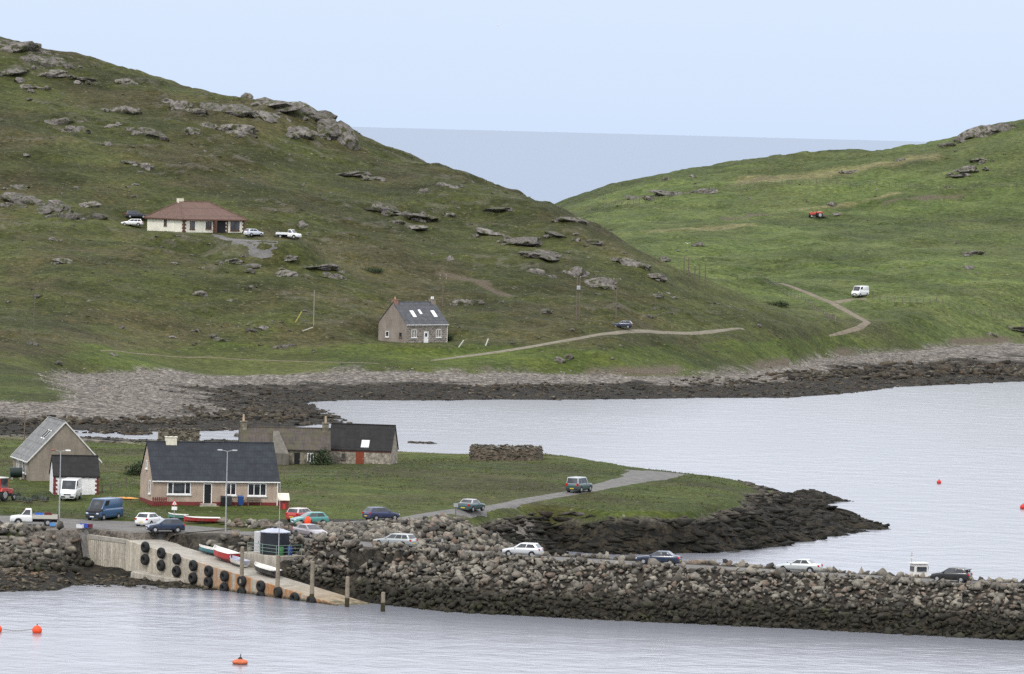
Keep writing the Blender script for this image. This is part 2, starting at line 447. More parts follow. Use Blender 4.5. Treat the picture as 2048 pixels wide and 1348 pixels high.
# tracks and roads as polylines on the ground
def trackline(pp, dmin=500.0): return [tuple(hit(x, y, dmin)) for x, y in pp]
headland_road = [(-24, 621, 5.0)] + trackline([(700, 1047), (820, 1037), (942, 1020), (1050, 1001), (1158, 984), (1235, 967), (1290, 955), (1320, 944)], 612)
shore_track = trackline([(860, 722), (920, 714), (1000, 704), (1080, 691), (1160, 677), (1230, 667), (1290, 663)], 950)
shore_track += [tuple(PD(x, 660, D)[:2]) + (0,) for x, D in ((1350, 1128), (1420, 1139), (1490, 1150))]
valley_track = trackline([(1560, 567), (1620, 588), (1665, 606), (1700, 626), (1736, 645), (1720, 656), (1685, 667), (1655, 673)], 1150)
van_spur = trackline([(1668, 606), (1700, 600), (1738, 597)], 1150)
foot_path = trackline([(200, 702), (300, 708), (420, 714), (540, 721), (640, 725), (760, 728)], 950)
drive = trackline([(435, 470), (480, 480), (520, 486), (556, 492)], 1000)
PARK = [(-76, 623), (-52, 619.5), (-40, 616), (-32, 610.5)]
tracks = [(PARK, 7.5), (headland_road, 2.0), (shore_track, 1.6), (valley_track, 1.7), (van_spur, 1.3), (foot_path, 0.6), (road_pts[:6], 3.5), (road_pts[5:], 3.0)]

soil_strips = [(trackline([(1255, 399), (1350, 389), (1440, 379)], 1250), 1.6), (trackline([(1440, 379), (1550, 353)], 1250), .9), (trackline([(1775, 409), (1920, 393)], 1250), 2.6), (trackline([(1450, 437), (1600, 419)], 1250), 1.6), (trackline([(880, 545), (960, 565), (1010, 588)], 950), 1.8)]
pale_strips = [(trackline([(1600, 419), (1790, 390)], 1250), 2.2), (trackline([(1310, 464), (1400, 456), (1490, 448)], 1250), 4), (trackline([(1500, 360), (1700, 345), (1850, 318)], 1250), 7)]
def roadmask(x, y):
    m = np.zeros(np.shape(x))
    for pts, w in tracks:
        d, _ = seg_dist(x, y, pts); m = np.maximum(m, 1 - sstep(w + 0.2, w + 1.6, d))
    return m
def H(x, y):
    x, y = np.atleast_1d(np.asarray(x, float)), np.atleast_1d(np.asarray(y, float))
    h = H0(x, y)
    am = np.clip(h * 0.5, 0, 1) * (1 - roadmask(x, y))
    for ax, ay, az, ra, bl in pads: am = am * sstep(ra * 0.75, ra + 3, np.hypot(x - ax, y - ay))
    hill = sstep(900, 1000, y) * sstep(4, 10, h)
    n = (fbm(x, y, 14, 3, 5) - 0.5) * (0.35 + 2.0 * hill) + (fbm(x, y, 4.2, 3, 9) - 0.5) * (0.3 + 0.75 * hill)
    rr = 1 - np.abs(fbm(x * 0.6 + y * 0.25, y, 9, 4, 31) * 2 - 1)
    n = n + hill * 0.5 * sstep(0.82, 1.0, rr) * sstep(0.5, 0.62, fbm(x, y, 38, 3, 77))
    shore = (1 - sstep(2.0, 3.5, h)) * sstep(-1.0, 0.3, h)
    n2 = (fbm(x, y, 2.6, 3, 41) - 0.45) * np.where(y > 860, 0.35, 0.6) * shore
    cl = (1 - sstep(2.8, 4.4, h)) * sstep(-0.8, 0.4, h) * ((x > 4) & (y > 630) & (y < 800))
    n2 = n2 + cl * (fbm(x * 0.5, y * 1.3, 2.2, 3, 51) - 0.5) * 1.6
    return h + n * am + n2 * (1 - roadmask(x, y))

def HG(x, y):
    """height read back from the built ground meshes"""
    x, y = np.atleast_1d(np.asarray(x, float)), np.atleast_1d(np.asarray(y, float))
    out = np.full(x.shape, -6.0)
    for k, (xs, ys, Z) in enumerate(GRIDS):
        m = (y < 872) if k == 0 else (y >= 872)
        if not m.any(): continue
        i = np.clip(np.searchsorted(xs, x[m]) - 1, 0, len(xs) - 2); j = np.clip(np.searchsorted(ys, y[m]) - 1, 0, len(ys) - 2)
        u = np.clip((x[m] - xs[i]) / (xs[i + 1] - xs[i]), 0, 1); v = np.clip((y[m] - ys[j]) / (ys[j + 1] - ys[j]), 0, 1)
        out[m] = (Z[j, i] * (1 - u) + Z[j, i + 1] * u) * (1 - v) + (Z[j + 1, i] * (1 - u) + Z[j + 1, i + 1] * u) * v
    return out
def Hz(x, y): return float(HG(x, y)[0])
def grid_mesh(name, xs, ys, mat):
    X, Y = np.meshgrid(xs, ys)
    Z = H(X.ravel(), Y.ravel()).reshape(X.shape)
    nx, ny = len(xs), len(ys)
    idx = np.arange(nx * ny).reshape(ny, nx)
    GRIDS.append((xs, ys, Z))
    T = np.stack([idx[:-1, :-1], idx[:-1, 1:], idx[1:, 1:], idx[1:, :-1]], -1).reshape(-1, 4)
    zq = Z.ravel()[T].max(1); T = T[zq > -2.5]
    used = np.unique(T); rem = np.full(nx * ny, -1); rem[used] = np.arange(len(used))
    V = np.stack([X.ravel(), Y.ravel(), Z.ravel()], 1)[used]; T = rem[T]
    m, t = masks(V[:, 0], V[:, 1], V[:, 2])
    return np_mesh(name, V, T, mat, {'mask': m, 'tone': t}, True)

def masks(x, y, z):
    h = H0(x, y)
    isfar = y > 872
    n1 = fbm(x, y, 6, 3, 61); n2 = fbm(x, y, 22, 3, 71); n3 = fbm(x, y, 2.2, 2, 81)
    sdf = poly_sd(x, y, far_poly); d0 = np.interp(x, _bx, _bd)
    # shingle: between the water and the grass edge
    shin_f = (1 - sstep(-2.0, 2.5, sdf - d0 + (n1 - .5) * 7)) * isfar
    weed_f = (1 - sstep(0.36, 0.62, sdf / np.maximum(d0, 1) - 0.12 * sstep(-45, -25, x) + (n1 - .5) * 0.5 + (n3 - .5) * 0.25)) * isfar
    # the near shore
    sdn = poly_sd(x, y, near_poly); dc, pr = seg_dist(x, y, road_pts)
    near_rock = (1 - sstep(3.0, 3.9, h + (n1 - .5) * 1.6)) * (~isfar)
    back = sstep(690, 730, y) * (x < 30)
    near_rock = np.where((~isfar) & (y > 700) & (x < 25), (1 - sstep(1.6, 2.6, h + (n1 - .5) * 1.2)), near_rock)
    rub = ((~isfar) & (dc < 22) & (x > -26) & (y < 628)) * 1.0
    rub = np.maximum(rub, ((~isfar) & (x > -37) & (x < -25) & (y < 608) & (y > 590)) * 1.0)
    bank = ((~isfar) & (x < -20) & (y < 611)) * (1 - sstep(4.1, 4.4, h))
    verge = (~isfar) & (x > -51) & (x < -29) & (y < 614.5) & (y > 598)
    rock = np.maximum(np.maximum(np.maximum(near_rock, rub), bank), verge * 1.0)
    weed_shade_n = (1 - sstep(1.1, 2.2, z + (n1 - .5) * 1.2)) * (~isfar)
    weed_shade_n = np.maximum(weed_shade_n, ((~isfar) & (x > 3) & (y > 628) & (y < 800)) * (1 - sstep(2.6, 4.2, z + (n1 - .5) * 1.5)))
    weed_shade_n = np.maximum(weed_shade_n, rub * 0.85)  # not weed: shade in the gaps between boulders, darkened into the ground colour
    # bedrock showing through on the hills
    rr = 1 - np.abs(fbm(x * 0.6 + y * 0.25, y, 9, 4, 31) * 2 - 1)
    hill = sstep(900, 1000, y) * sstep(6, 14, h)
    left = 1 - sstep(-5, 30, x - (1480 - y) * 0.18 + 20) * sstep(1180, 1260, y)
    bed = 0.35 * hill * sstep(0.86, 0.95, rr) * sstep(0.5, 0.6, fbm(x, y, 38, 3, 77)) * left
    rock = np.maximum(rock, bed * sstep(0.5, 0.62, n3))
    soil = 0 * x
    for pts, w in soil_strips:
        d, _ = seg_dist(x, y, pts); soil = np.maximum(soil, 0.8 * (1 - sstep(w * .4, w, d + (n1 - .5) * w * 1.6)))
    # brown earth scar along the foot of the grass
    scar = isfar * np.exp(-((sdf - d0 - 1.5) / 1.6) ** 2) * sstep(0.45, 0.6, fbm(x, y * 0.2, 9, 2, 91)) * sstep(-14, -2, x)
    mask = np.stack([rock, shin_f, np.maximum(weed_f, weed_shade_n), np.clip(np.maximum(scar, soil), 0, 1)], 1)
    right = sstep(1175, 1270, y + x * 0.5) * (1 - left) + 0.0
    right = np.clip(1 - left, 0, 1) * isfar
    brown = np.clip(sstep(0.42, 0.66, n2 * 0.65 + n1 * 0.35), 0, 1)
    brown = brown * np.where(isfar, np.where(h < 6, 0.45, 1.0), 0.85)
    brown = brown * 0.75 * (1 - 0.72 * right)
    for pts, w in pale_strips:
        d, _ = seg_dist(x, y, pts); brown = np.maximum(brown, 1.6 * (1 - sstep(w * .3, w, d + (n1 - .5) * w)))
    tone = np.stack([brown, right, sstep(0.3, 0.7, fbm(x, y, 55, 3, 101)), ((~isfar) | (h < 7)) * 1.0], 1)
    return mask, tone

# ------------------------------------------------------------------ ground, water materials
def ground_mat():
    g = N('grass_and_rock_ground')
    rk, shn, weed_shade, scar = g.attr('mask'); br, rt, mac, low = g.attr('tone')
    # stretch the tussock texture along the contour, as grazed slopes show it
    mp = g.n.new('ShaderNodeMapping'); mp.inputs['Scale'].default_value = (0.55, 1, 1); g.l.new(g.pos.outputs['Position'], mp.inputs[0])
    f1 = g.noise(0.22, 5, mp.outputs[0], 0.62); f2 = g.noise(1.3, 4, mp.outputs[0], 0.7); f3 = g.noise(5.0, 2, mp.outputs[0], 0.7)
    gl = g.mix(g.ramp(f1, 0.35, 0.65), (0.0335, 0.0395, 0.0109), (0.0500, 0.0545, 0.0152))
    gl = g.mix(g.math('MULTIPLY', br, g.ramp(f2, 0.35, 0.65, 0.35, 1.0)), gl, (0.0589, 0.0460, 0.0221))
    gn = g.mix(g.ramp(f1, 0.35, 0.65), (0.0368, 0.0515, 0.0083), (0.0561, 0.0699, 0.0124))
    gn = g.mix(g.math('MULTIPLY', br, 0.9), gn, (0.0563, 0.0447, 0.0199))
    gr = g.mix(g.ramp(f1, 0.3, 0.7), (0.0470, 0.0657, 0.0176), (0.0715, 0.0892, 0.0255))
    gr = g.mix(g.math('MULTIPLY', br, 0.6), gr, (0.135, 0.125, 0.055))
    c = g.mix(low, gl, gn); c = g.mix(rt, c, gr)
    c = g.val(c, g.ramp(mac, 0, 1, 0.86, 1.12))
    f0 = g.noise(0.07, 4, mp.outputs[0], 0.6); c = g.val(c, g.ramp(f0, 0.3, 0.7, 0.7, 1.28)); c = g.val(c, g.ramp(f2, 0.25, 0.75, 0.5, 1.5)); c = g.val(c, g.ramp(f3, 0.25, 0.75, 0.68, 1.32))
    # pale specks: stones and dead stalks in the turf
    vs = g.noise(2.6, 1, mp.outputs[0], 0.4); c = g.mix(g.ramp(vs, 0.70, 0.77, 0, 0.6), c, (0.23, 0.21, 0.17))
    vp = g.voro(1.1); vc = g.voro(1.1, None, 'Color')
    sepc = g.n.new('ShaderNodeSeparateColor'); g.l.new(vc, sepc.inputs[0])
    shc = g.mix(sepc.outputs[0], (0.115, 0.1, 0.084), (0.26, 0.232, 0.2)); shc = g.val(shc, g.ramp(vp, 0.2, 0.75, 1.1, 0.45))
    shc = g.val(shc, g.ramp(f3, 0.25, 0.75, 0.7, 1.3))
    rn = g.noise(0.9, 5, None, 0.7)
    rc = g.mix(g.ramp(rn, 0.35, 0.65), (0.075, 0.066, 0.054), (0.17, 0.150, 0.126)); rc = g.val(rc, g.ramp(f3, 0.25, 0.75, 0.6, 1.35))
    wc = g.mix(g.ramp(rn, 0.4, 0.62), (0.008, 0.008, 0.007), (0.032, 0.026, 0.017)); wc = g.val(wc, g.ramp(f3, 0.25, 0.75, 0.5, 1.6))
    rc = g.mix(weed_shade, rc, wc); shc = g.mix(weed_shade, shc, wc)
    c = g.mix(rk, c, rc); c = g.mix(shn, c, shc); c = g.mix(scar, c, g.mix(g.ramp(f3, .3, .7), (0.052, 0.037, 0.025), (0.14, 0.115, 0.085)))
    hgt = g.math('ADD', g.math('MULTIPLY', f2, 0.6), g.math('MULTIPLY', f3, 0.4))
    g.bump(hgt, 0.9, 0.35)
    return g.done(c, 0.9, 0.15)
GROUND = ground_mat()

def water_mat():
    g = N('rippled_sea_water')
    mp = g.n.new('ShaderNodeMapping'); mp.inputs['Scale'].default_value = (0.95, 1.0, 1); mp.inputs['Rotation'].default_value = (0, 0, R(12)); g.l.new(g.pos.outputs['Position'], mp.inputs[0])
    a = g.noise(0.75, 2, mp.outputs[0], 0.5, 0.3); b = g.noise(0.2, 2, mp.outputs[0], 0.5, 0.2); big = g.noise(0.012, 3, mp.outputs[0])
    h = g.math('ADD', g.math('MULTIPLY', a, 0.6), g.math('MULTIPLY', b, 1.4))
    st = g.ramp(big, 0.38, 0.62, 0.45, 1.15)
    bp = g.n.new('ShaderNodeBump'); bp.inputs['Distance'].default_value = 0.15
    g.l.new(st, bp.inputs['Strength']); g.l.new(h, bp.inputs['Height']); g.l.new(bp.outputs[0], g.p.inputs['Normal'])
    g.p.inputs['IOR'].default_value = 1.42
    sy = g.n.new('ShaderNodeSeparateXYZ'); g.l.new(g.pos.outputs['Position'], sy.inputs[0])
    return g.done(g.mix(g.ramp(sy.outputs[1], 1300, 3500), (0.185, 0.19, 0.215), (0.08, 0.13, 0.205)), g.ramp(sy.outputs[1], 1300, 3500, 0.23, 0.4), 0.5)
WATER = water_mat()

# ------------------------------------------------------------------ sea and land
def band(y0, y1, hw0, hw1): return [(-hw0, y0, 0), (hw0, y0, 0), (hw1, y1, 0), (-hw1, y1, 0)]
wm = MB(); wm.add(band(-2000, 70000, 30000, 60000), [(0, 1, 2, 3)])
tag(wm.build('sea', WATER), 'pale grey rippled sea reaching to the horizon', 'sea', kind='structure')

def cols(lo, hi, d, out, dd):
    return np.concatenate([np.arange(-out, lo, dd), np.arange(lo, hi, d), np.arange(hi, out + dd, dd)])
NEAR = obj('headland', grid_mesh('headland', cols(-74, 74, 0.42, 150, 4), np.arange(545, 872.01, 0.45), GROUND))
tag(NEAR, 'grassy headland with dark rocky shore and boulder banks', 'headland', kind='structure')
FAR = obj('hillside', grid_mesh('hillside', cols(-146, 146, 0.68, 260, 5), np.concatenate([np.arange(872, 1320, 0.7), np.arange(1320, 1720, 1.5)]), GROUND))
tag(FAR, 'olive green rocky hillsides above a shingle shore', 'hill', kind='structure')

def ribbon(name, label, pts, width, mat, lift=0.06, step=0.8, ncross=6, widths=None):
    P = np.array(pts)[:, :2]; seg = np.hypot(*np.diff(P, axis=0).T); s = np.concatenate([[0], np.cumsum(seg)])
    # smooth the polyline a little
    q = np.arange(0, s[-1], step); x, y = np.interp(q, s, P[:, 0]), np.interp(q, s, P[:, 1])
    for _ in range(6):
        x[1:-1] = (x[:-2] + 2 * x[1:-1] + x[2:]) / 4; y[1:-1] = (y[:-2] + 2 * y[1:-1] + y[2:]) / 4
    tx, ty = np.gradient(x), np.gradient(y); L = np.hypot(tx, ty); nx_, ny_ = -ty / L, tx / L
    wv = np.full(len(q), width) if widths is None else np.interp(q, s, widths)
    wv = wv * (1 + (fbm(q, q * 0 + 3, 3, 2, 5) - .5) * 0.18)
    c = np.linspace(-0.5, 0.5, ncross)
    X = x[:, None] + nx_[:, None] * wv[:, None] * c; Y = y[:, None] + ny_[:, None] * wv[:, None] * c
    Z = HG(X.ravel(), Y.ravel()).reshape(X.shape) + lift
    jl, jr = (rng.uniform(-.03, .03, len(q)) * width, rng.uniform(-.03, .03, len(q)) * width)
    X[:, 0] += nx_ * jl; Y[:, 0] += ny_ * jl; X[:, -1] += nx_ * jr; Y[:, -1] += ny_ * jr
    Z[:, 0] -= lift * 2.2; Z[:, -1] -= lift * 2.2
    n = len(q); idx = np.arange(n * ncross).reshape(n, ncross)
    T = np.stack([idx[:-1, :-1], idx[:-1, 1:], idx[1:, 1:], idx[1:, :-1]], -1).reshape(-1, 4)
    me = np_mesh(name, np.stack([X.ravel(), Y.ravel(), Z.ravel()], 1), T, mat, None, True)
    return tag(obj(name, me), label, 'road', kind='structure')
def road_mat(name, c1, c2, sc=0.8):
    g = N(name); n = g.noise(sc, 5, None, 0.7); n2 = g.noise(6, 2)
    c = g.mix(g.ramp(n, 0.35, 0.65), c1, c2); c = g.val(c, g.ramp(n2, 0.25, 0.75, 0.8, 1.2)); g.bump(n2, 0.4, 0.05)
    return g.done(c, 0.85, 0.2)
ASPH = road_mat('worn_asphalt', (0.10, 0.096, 0.09), (0.15, 0.142, 0.13))
GRAV = road_mat('gravel_track', (0.13, 0.115, 0.085), (0.19, 0.168, 0.125))
DIRT = road_mat('dirt_track', (0.12, 0.098, 0.070), (0.175, 0.145, 0.105))
ribbon('headland_road', 'narrow asphalt road leading out across the headland to a turning place', headland_road, 3.4, ASPH, widths=[3.2] * 6 + [4.5, 7, 10])
ribbon('causeway_road', 'asphalt road running along the boulder causeway', road_pts[3:], 5.6, ASPH)
ribbon('car_park', 'grey asphalt car park at the head of the slipway', PARK, 14, ASPH, 0.075, 0.8, 12, widths=[11, 14.5, 15, 10])
ribbon('back_shore_path', 'pale path along the back shore behind the houses', trackline([(-60, 874), (60, 874), (160, 879), (260, 886), (330, 892)], 700), 1.0, GRAV, 0.05)
ribbon('shore_track', 'pale gravel track along the far shore', shore_track, 2.0, GRAV, widths=[.6, 1.7, 2, 2, 2, 2, 2, 1.9, 1.7, .6])
ribbon('valley_track', 'brown dirt track bending through the green valley', valley_track, 2.3, DIRT, widths=[1.6, 2.4, 2.5, 2.4, 2.2, 1.6, 1.2, .5])
ribbon('parking_spur', 'short dirt spur beside the white van', van_spur, 2.6, DIRT)
ribbon('foot_path', 'thin worn path across the foot of the hill', foot_path, 0.5, DIRT, 0.04)
ribbon('driveway', 'grey gravel driveway of the hillside bungalow', drive, 5.5, road_mat('grey_gravel', (0.10, 0.094, 0.09), (0.14, 0.132, 0.125)), widths=[3, 7, 9, 5])
# ------------------------------------------------------------------ rocks
def hull_variants(n, npts, seed, flat=(1, 1, 0.75)):
    rs = np.random.default_rng(seed); out = []
    for _ in range(n):
        P = rs.normal(size=(npts, 3)); P /= np.linalg.norm(P, axis=1)[:, None]
        P *= rs.uniform(0.72, 1.12, (npts, 1)); P *= np.array(flat) * rs.uniform(0.65, 1.3, 3)
        bm = bmesh.new()
        for p in P: bm.verts.new(p)
        r_ = bmesh.ops.convex_hull(bm, input=bm.verts)
        bmesh.ops.delete(bm, geom=[g_ for g_ in r_['geom_interior'] if isinstance(g_, bmesh.types.BMVert)], context='VERTS')
        bmesh.ops.triangulate(bm, faces=bm.faces); bmesh.ops.recalc_face_normals(bm, faces=bm.faces)
        bm.verts.index_update()
        out.append((np.array([v.co[:] for v in bm.verts]), np.array([[v.index for v in f.verts] for f in bm.faces])))
        bm.free()
    return out
def rotmat(a, b, c):
    ca, sa, cb, sb, cc, sc = math.cos(a), math.sin(a), math.cos(b), math.sin(b), math.cos(c), math.sin(c)
    return np.array([[ca, -sa, 0], [sa, ca, 0], [0, 0, 1]]) @ np.array([[cb, 0, sb], [0, 1, 0], [-sb, 0, cb]]) @ np.array([[1, 0, 0], [0, cc, -sc], [0, sc, cc]])
def scatter_mesh(name, items, variants, mat, parent, kind='stuff'):
    """items: (x, y, z, sx, sy, sz, yaw, tilt) joined into one mesh"""
    Vs, Ts, o = [], [], 0
    for i, (x, y, z, sx, sy, sz, yw, ti) in enumerate(items):
        v, t = variants[i % len(variants)]
        q = (v * (sx, sy, sz)) @ rotmat(yw, ti, ti * 0.7).T + (x, y, z)
        Vs.append(q); Ts.append(t + o); o += len(v)
    if not Vs: return None
    ob = obj(name, np_mesh(name, np.concatenate(Vs), np.concatenate(Ts), mat), parent)
    ob['kind'] = kind
    return ob

def boulder_mat(name, light, dark, pink, algae=(1.2, 2.6), wk=1.0):
    g = N(name)
    rnd = g.math('FRACT', g.math('ADD', g.island(), g.math('MULTIPLY', g.objrand(), 7.31)))
    r2 = g.math('FRACT', g.math('MULTIPLY', rnd, 17.7))
    oc = g.pos.outputs['Position']
    n1 = g.noise(1.6, 5, oc, 0.7); n2 = g.noise(7, 3, oc, 0.7)
    c = g.mix(rnd, dark, light); c = g.mix(g.ramp(r2, 0.8, 0.95, 0, 0.7), c, pink)
    c = g.val(c, g.ramp(n1, 0.25, 0.75, 0.62, 1.35)); c = g.val(c, g.ramp(n2, 0.25, 0.75, 0.8, 1.2))
    lich = g.noise(0.8, 4, oc, 0.6); c = g.mix(g.ramp(lich, 0.58, 0.7, 0, 0.4), c, (0.30, 0.285, 0.22))
    z = g.math('ADD', g.zpos(), g.math('MULTIPLY', g.math('SUBTRACT', n1, 0.5), 1.4))
    wet = g.ramp(z, algae[1], algae[0])
    wc = g.mix(g.ramp(n2, 0.35, 0.65), (0.014, 0.014, 0.010), (0.038, 0.034, 0.018))
    wc = g.mix(g.ramp(lich, 0.55, 0.65, 0, 0.8), wc, (0.045, 0.048, 0.016))
    c = g.mix(g.math('MULTIPLY', wet, 0.95), c, g.mix(1.0, wc, (wk, wk, wk), 'MULTIPLY'))
    g.bump(g.math('ADD', g.math('MULTIPLY', n1, 0.5), g.math('MULTIPLY', n2, 0.35)), 0.7, 0.2)
    return g.done(c, 0.85, 0.25)
BOULD = boulder_mat('causeway_boulder_stone', (0.255, 0.230, 0.185), (0.030, 0.028, 0.025), (0.19, 0.135, 0.10), (1.4, 3.7), .65)
DARKR = boulder_mat('dark_shore_rock', (0.19, 0.165, 0.135), (0.030, 0.027, 0.024), (0.10, 0.06, 0.045), (2.8, 5.4), .32)
SHING = boulder_mat('grey_shingle', (0.27, 0.243, 0.208), (0.10, 0.087, 0.073), (0.235, 0.19, 0.16), (0.45, 1.55))
WEEDY = boulder_mat('weed_covered_rock', (0.075, 0.062, 0.042), (0.012, 0.011, 0.010), (0.06, 0.040, 0.022), (-3, -2))

HV = hull_variants(36, 9, 3, (1, .85, .72))
HS = hull_variants(12, 9, 5)

# the causeway's rock armour
def cw_point(sp, off):
    i = min(int(sp), len(road_pts) - 2); t = sp - i
    (ax, ay, az), (bx, by, bz) = road_pts[i], road_pts[i + 1]
    dx, dy = bx - ax, by - ay; L = math.hypot(dx, dy)
    return ax + dx * t + dy / L * off, ay + dy * t - dx / L * off
CW = NEAR
big, rest, seen = [], [], set()
arm = []
P0 = np.array([p[:2] for p in road_pts]); segL = np.hypot(*np.diff(P0, axis=0).T); cum = np.concatenate([[0], np.cumsum(segL)])
s0, s1 = np.interp(4.0, range(len(P0)), cum), np.interp(10.2, range(len(P0)), cum)
for side, dlo, dhi in ((1, 3.7, 13.6), (-1, 3.9, 12.5)):
    for s_ in np.arange(s0, s1, 0.72):
        for o_ in np.arange(dlo, dhi, 0.66):
            sp = float(np.interp(s_ + random.uniform(-.4, .4), cum, range(len(cum))))
            off = (o_ + random.uniform(-.32, .32)) * side
            x, y = cw_point(sp, off)
            r_ = random.choice([0.36, 0.42, 0.48, 0.55, 0.62, 0.8]) * random.uniform(0.85, 1.2)
            arm.append((x, y, side, r_, abs(off)))
# rubble between the approach road and the grass, and behind the platform
PARKD = lambda a, b: seg_dist(np.array(a), np.array(b), PARK)[0]
for x in np.arange(-37, 9, 0.8):
    for y in np.arange(570, 646, 0.9):
        if y < 592 and x > 3: continue
        arm.append((x + random.uniform(-.4, .4), y + random.uniform(-.4, .4), 0, random.uniform(0.35, 0.8), 9))
ax_ = np.array([a[0] for a in arm]); ay_ = np.array([a[1] for a in arm]); ah = HG(ax_, ay_)
dr, _ = seg_dist(ax_, ay_, road_pts); dh, _ = seg_dist(ax_, ay_, headland_road)
sx_ = (ax_ - SLIP_A[0]) * _sdir[0] + (ay_ - SLIP_A[1]) * _sdir[1]; sn_ = (ax_ - SLIP_A[0]) * _snor[0] + (ay_ - SLIP_A[1]) * _snor[1]
for i, (x, y, side, r_, off) in enumerate(arm):
    if sn_[i] < 4.9 + 0.3 * r_ and sx_[i] > -12: continue
    if 4.0 < sn_[i] < 8.6 and 13 < sx_[i] < 21.2: continue      # the tank's platform
    if dr[i] < (3.45 if x > -20 else 3.0) or dh[i] < 2.6: continue
    z = ah[i]
    if z < -1.3: continue
    if side == 0:
        lim = 5.1 if x < -14 else 5.25
        # the grass above the rubble stays clear
        d_edge = y - (622 + (0.25 if x < -12 else 0.8) * (x + 20) - (0 if x < -12 else 4.4))
        if d_edge > 1.5 or dr[i] < 3.4 or (x < -26 and PARKD(x, y) < 7.2) or (x < -31 and y > 606): continue
    if 3.5 < off < 4.9 and side == 1: z += random.uniform(-0.1, 0.35) + (0.45 if x < -4 else 0)
    if side == 0: z += random.uniform(0, 0.25)
    it = (x, y, z + 0.12 * r_, r_ * random.uniform(.85, 1.3), r_ * random.uniform(.8, 1.15), r_ * random.uniform(.75, 1.1), random.uniform(0, 6.28), random.uniform(-.5, .5))
    pxx = 1024 + x / y * F
    if side == 1 and 560 < pxx < 2060 and r_ > 0.45: big.append(it)
    else: rest.append(it)
for _ in range(330):   # stones stacked against the cut below the approach road
    sp = random.uniform(3.9, 6.3); off = random.uniform(3.3, 6.2); x, y = cw_point(sp, off)
    q = (x - SLIP_A[0]) * _snor[0] + (y - SLIP_A[1]) * _snor[1]; q2 = (x - SLIP_A[0]) * _sdir[0] + (y - SLIP_A[1]) * _sdir[1]
    if q < 5.3 or (q < 8.7 and 13 < q2 < 21.2): continue
    zc_ = float(np.interp(sp, range(len(road_pts)), [p_[2] for p_ in road_pts])); g_ = Hz(x, y)
    r_ = random.uniform(.35, .7); rest.append((x, y, max(g_, zc_ - (off - 3.3) * .75) + random.uniform(-.5, .25), r_ * 1.2, r_, r_ * .9, random.uniform(0, 6.28), random.uniform(-.5, .5)))
random.shuffle(big); big.sort(key=lambda a: -a[3] * a[4])
rest += big[300:]; big = big[:300]
bmesh_objs = []
for v, t in HV: bmesh_objs.append(np_mesh('boulder', v, t, BOULD))
def place_boulder(it, k, parent, name='boulder'):
    o = obj(name, bmesh_objs[k % len(bmesh_objs)], parent)
    o.location = it[:3]; o.scale = it[3:6]; o.rotation_euler = (it[7], it[7] * 0.7, it[6])
CAUSE = thing('causeway_armour', 'long bank of grey boulders armouring the causeway road', 'causeway', (15, 578, 0)); del CAUSE['category']; CAUSE['kind'] = 'structure'
def rel(it, o): return (it[0] - o.location[0], it[1] - o.location[1], it[2] - o.location[2]) + tuple(it[3:])
for k, it in enumerate(big): place_boulder(rel(it, CAUSE), k, CAUSE)
# smaller stones filling the gaps
for s_ in np.arange(s0, s1, 0.62):
    for o_ in np.arange(4.2, 13.4, 0.7):
        sp = float(np.interp(s_ + random.uniform(-.3, .3), cum, range(len(cum)))); x, y = cw_point(sp, o_ + random.uniform(-.3, .3))
        q = (x - SLIP_A[0]) * _snor[0] + (y - SLIP_A[1]) * _snor[1]; q2 = (x - SLIP_A[0]) * _sdir[0] + (y - SLIP_A[1]) * _sdir[1]
        if q < 5.0 and q2 > -12 or (4 < q < 8.6 and 13 < q2 < 21.2): continue
        r_ = random.uniform(0.2, 0.38); rest.append((x, y, Hz(x, y) + random.uniform(0.15, 0.5), r_ * 1.2, r_, r_, random.uniform(0, 6.28), random.uniform(-.5, .5)))
scatter_mesh('boulder_fill', [rel(i_, CAUSE) for i_ in rest], HV, BOULD, CAUSE)

# the boulder bank west of the slipway
bank, bank_s = [], []
for x in np.arange(-78, -42, 0.82):
    for y in np.arange(596, 613.5, 0.75):
        X, Y = x + random.uniform(-.4, .4), y + random.uniform(-.35, .35)
        q = (X - SLIP_A[0]) * _snor[0] + (Y - SLIP_A[1]) * _snor[1]; q2 = (X - SLIP_A[0]) * _sdir[0] + (Y - SLIP_A[1]) * _sdir[1]
        if q > -1.0 and q2 > -7.4: continue
        if q > 0 and q2 > -8.5: continue
        z = Hz(X, Y)
        if z > 4.55 or z < 0.9: continue
        if seg_dist(np.array(X), np.array(Y), road_pts)[0] < 4.6: continue
        r_ = random.uniform(0.42, 0.95)
        it = (X, Y, z + 0.2 * r_ + (0.3 if z > 3.9 else 0), r_ * random.uniform(.9, 1.3), r_, r_ * random.uniform(.75, 1.0), random.uniform(0, 6.28), random.uniform(-.5, .5))
        (bank if X / Y * F + 1024 > -10 and r_ > 0.5 else bank_s).append(it)
bank.sort(key=lambda a: -a[3]); bank_s += bank[140:]; bank = bank[:140]
BANK = thing('boulder_bank', 'bank of grey boulders below the car park beside the quay wall', 'bank', (-55, 605, 0)); del BANK['category']; BANK['kind'] = 'structure'
for k, it in enumerate(bank): place_boulder(rel(it, BANK), k, BANK)
scatter_mesh('boulder_fill', [rel(i_, BANK) for i_ in bank_s], HV, BOULD, BANK)
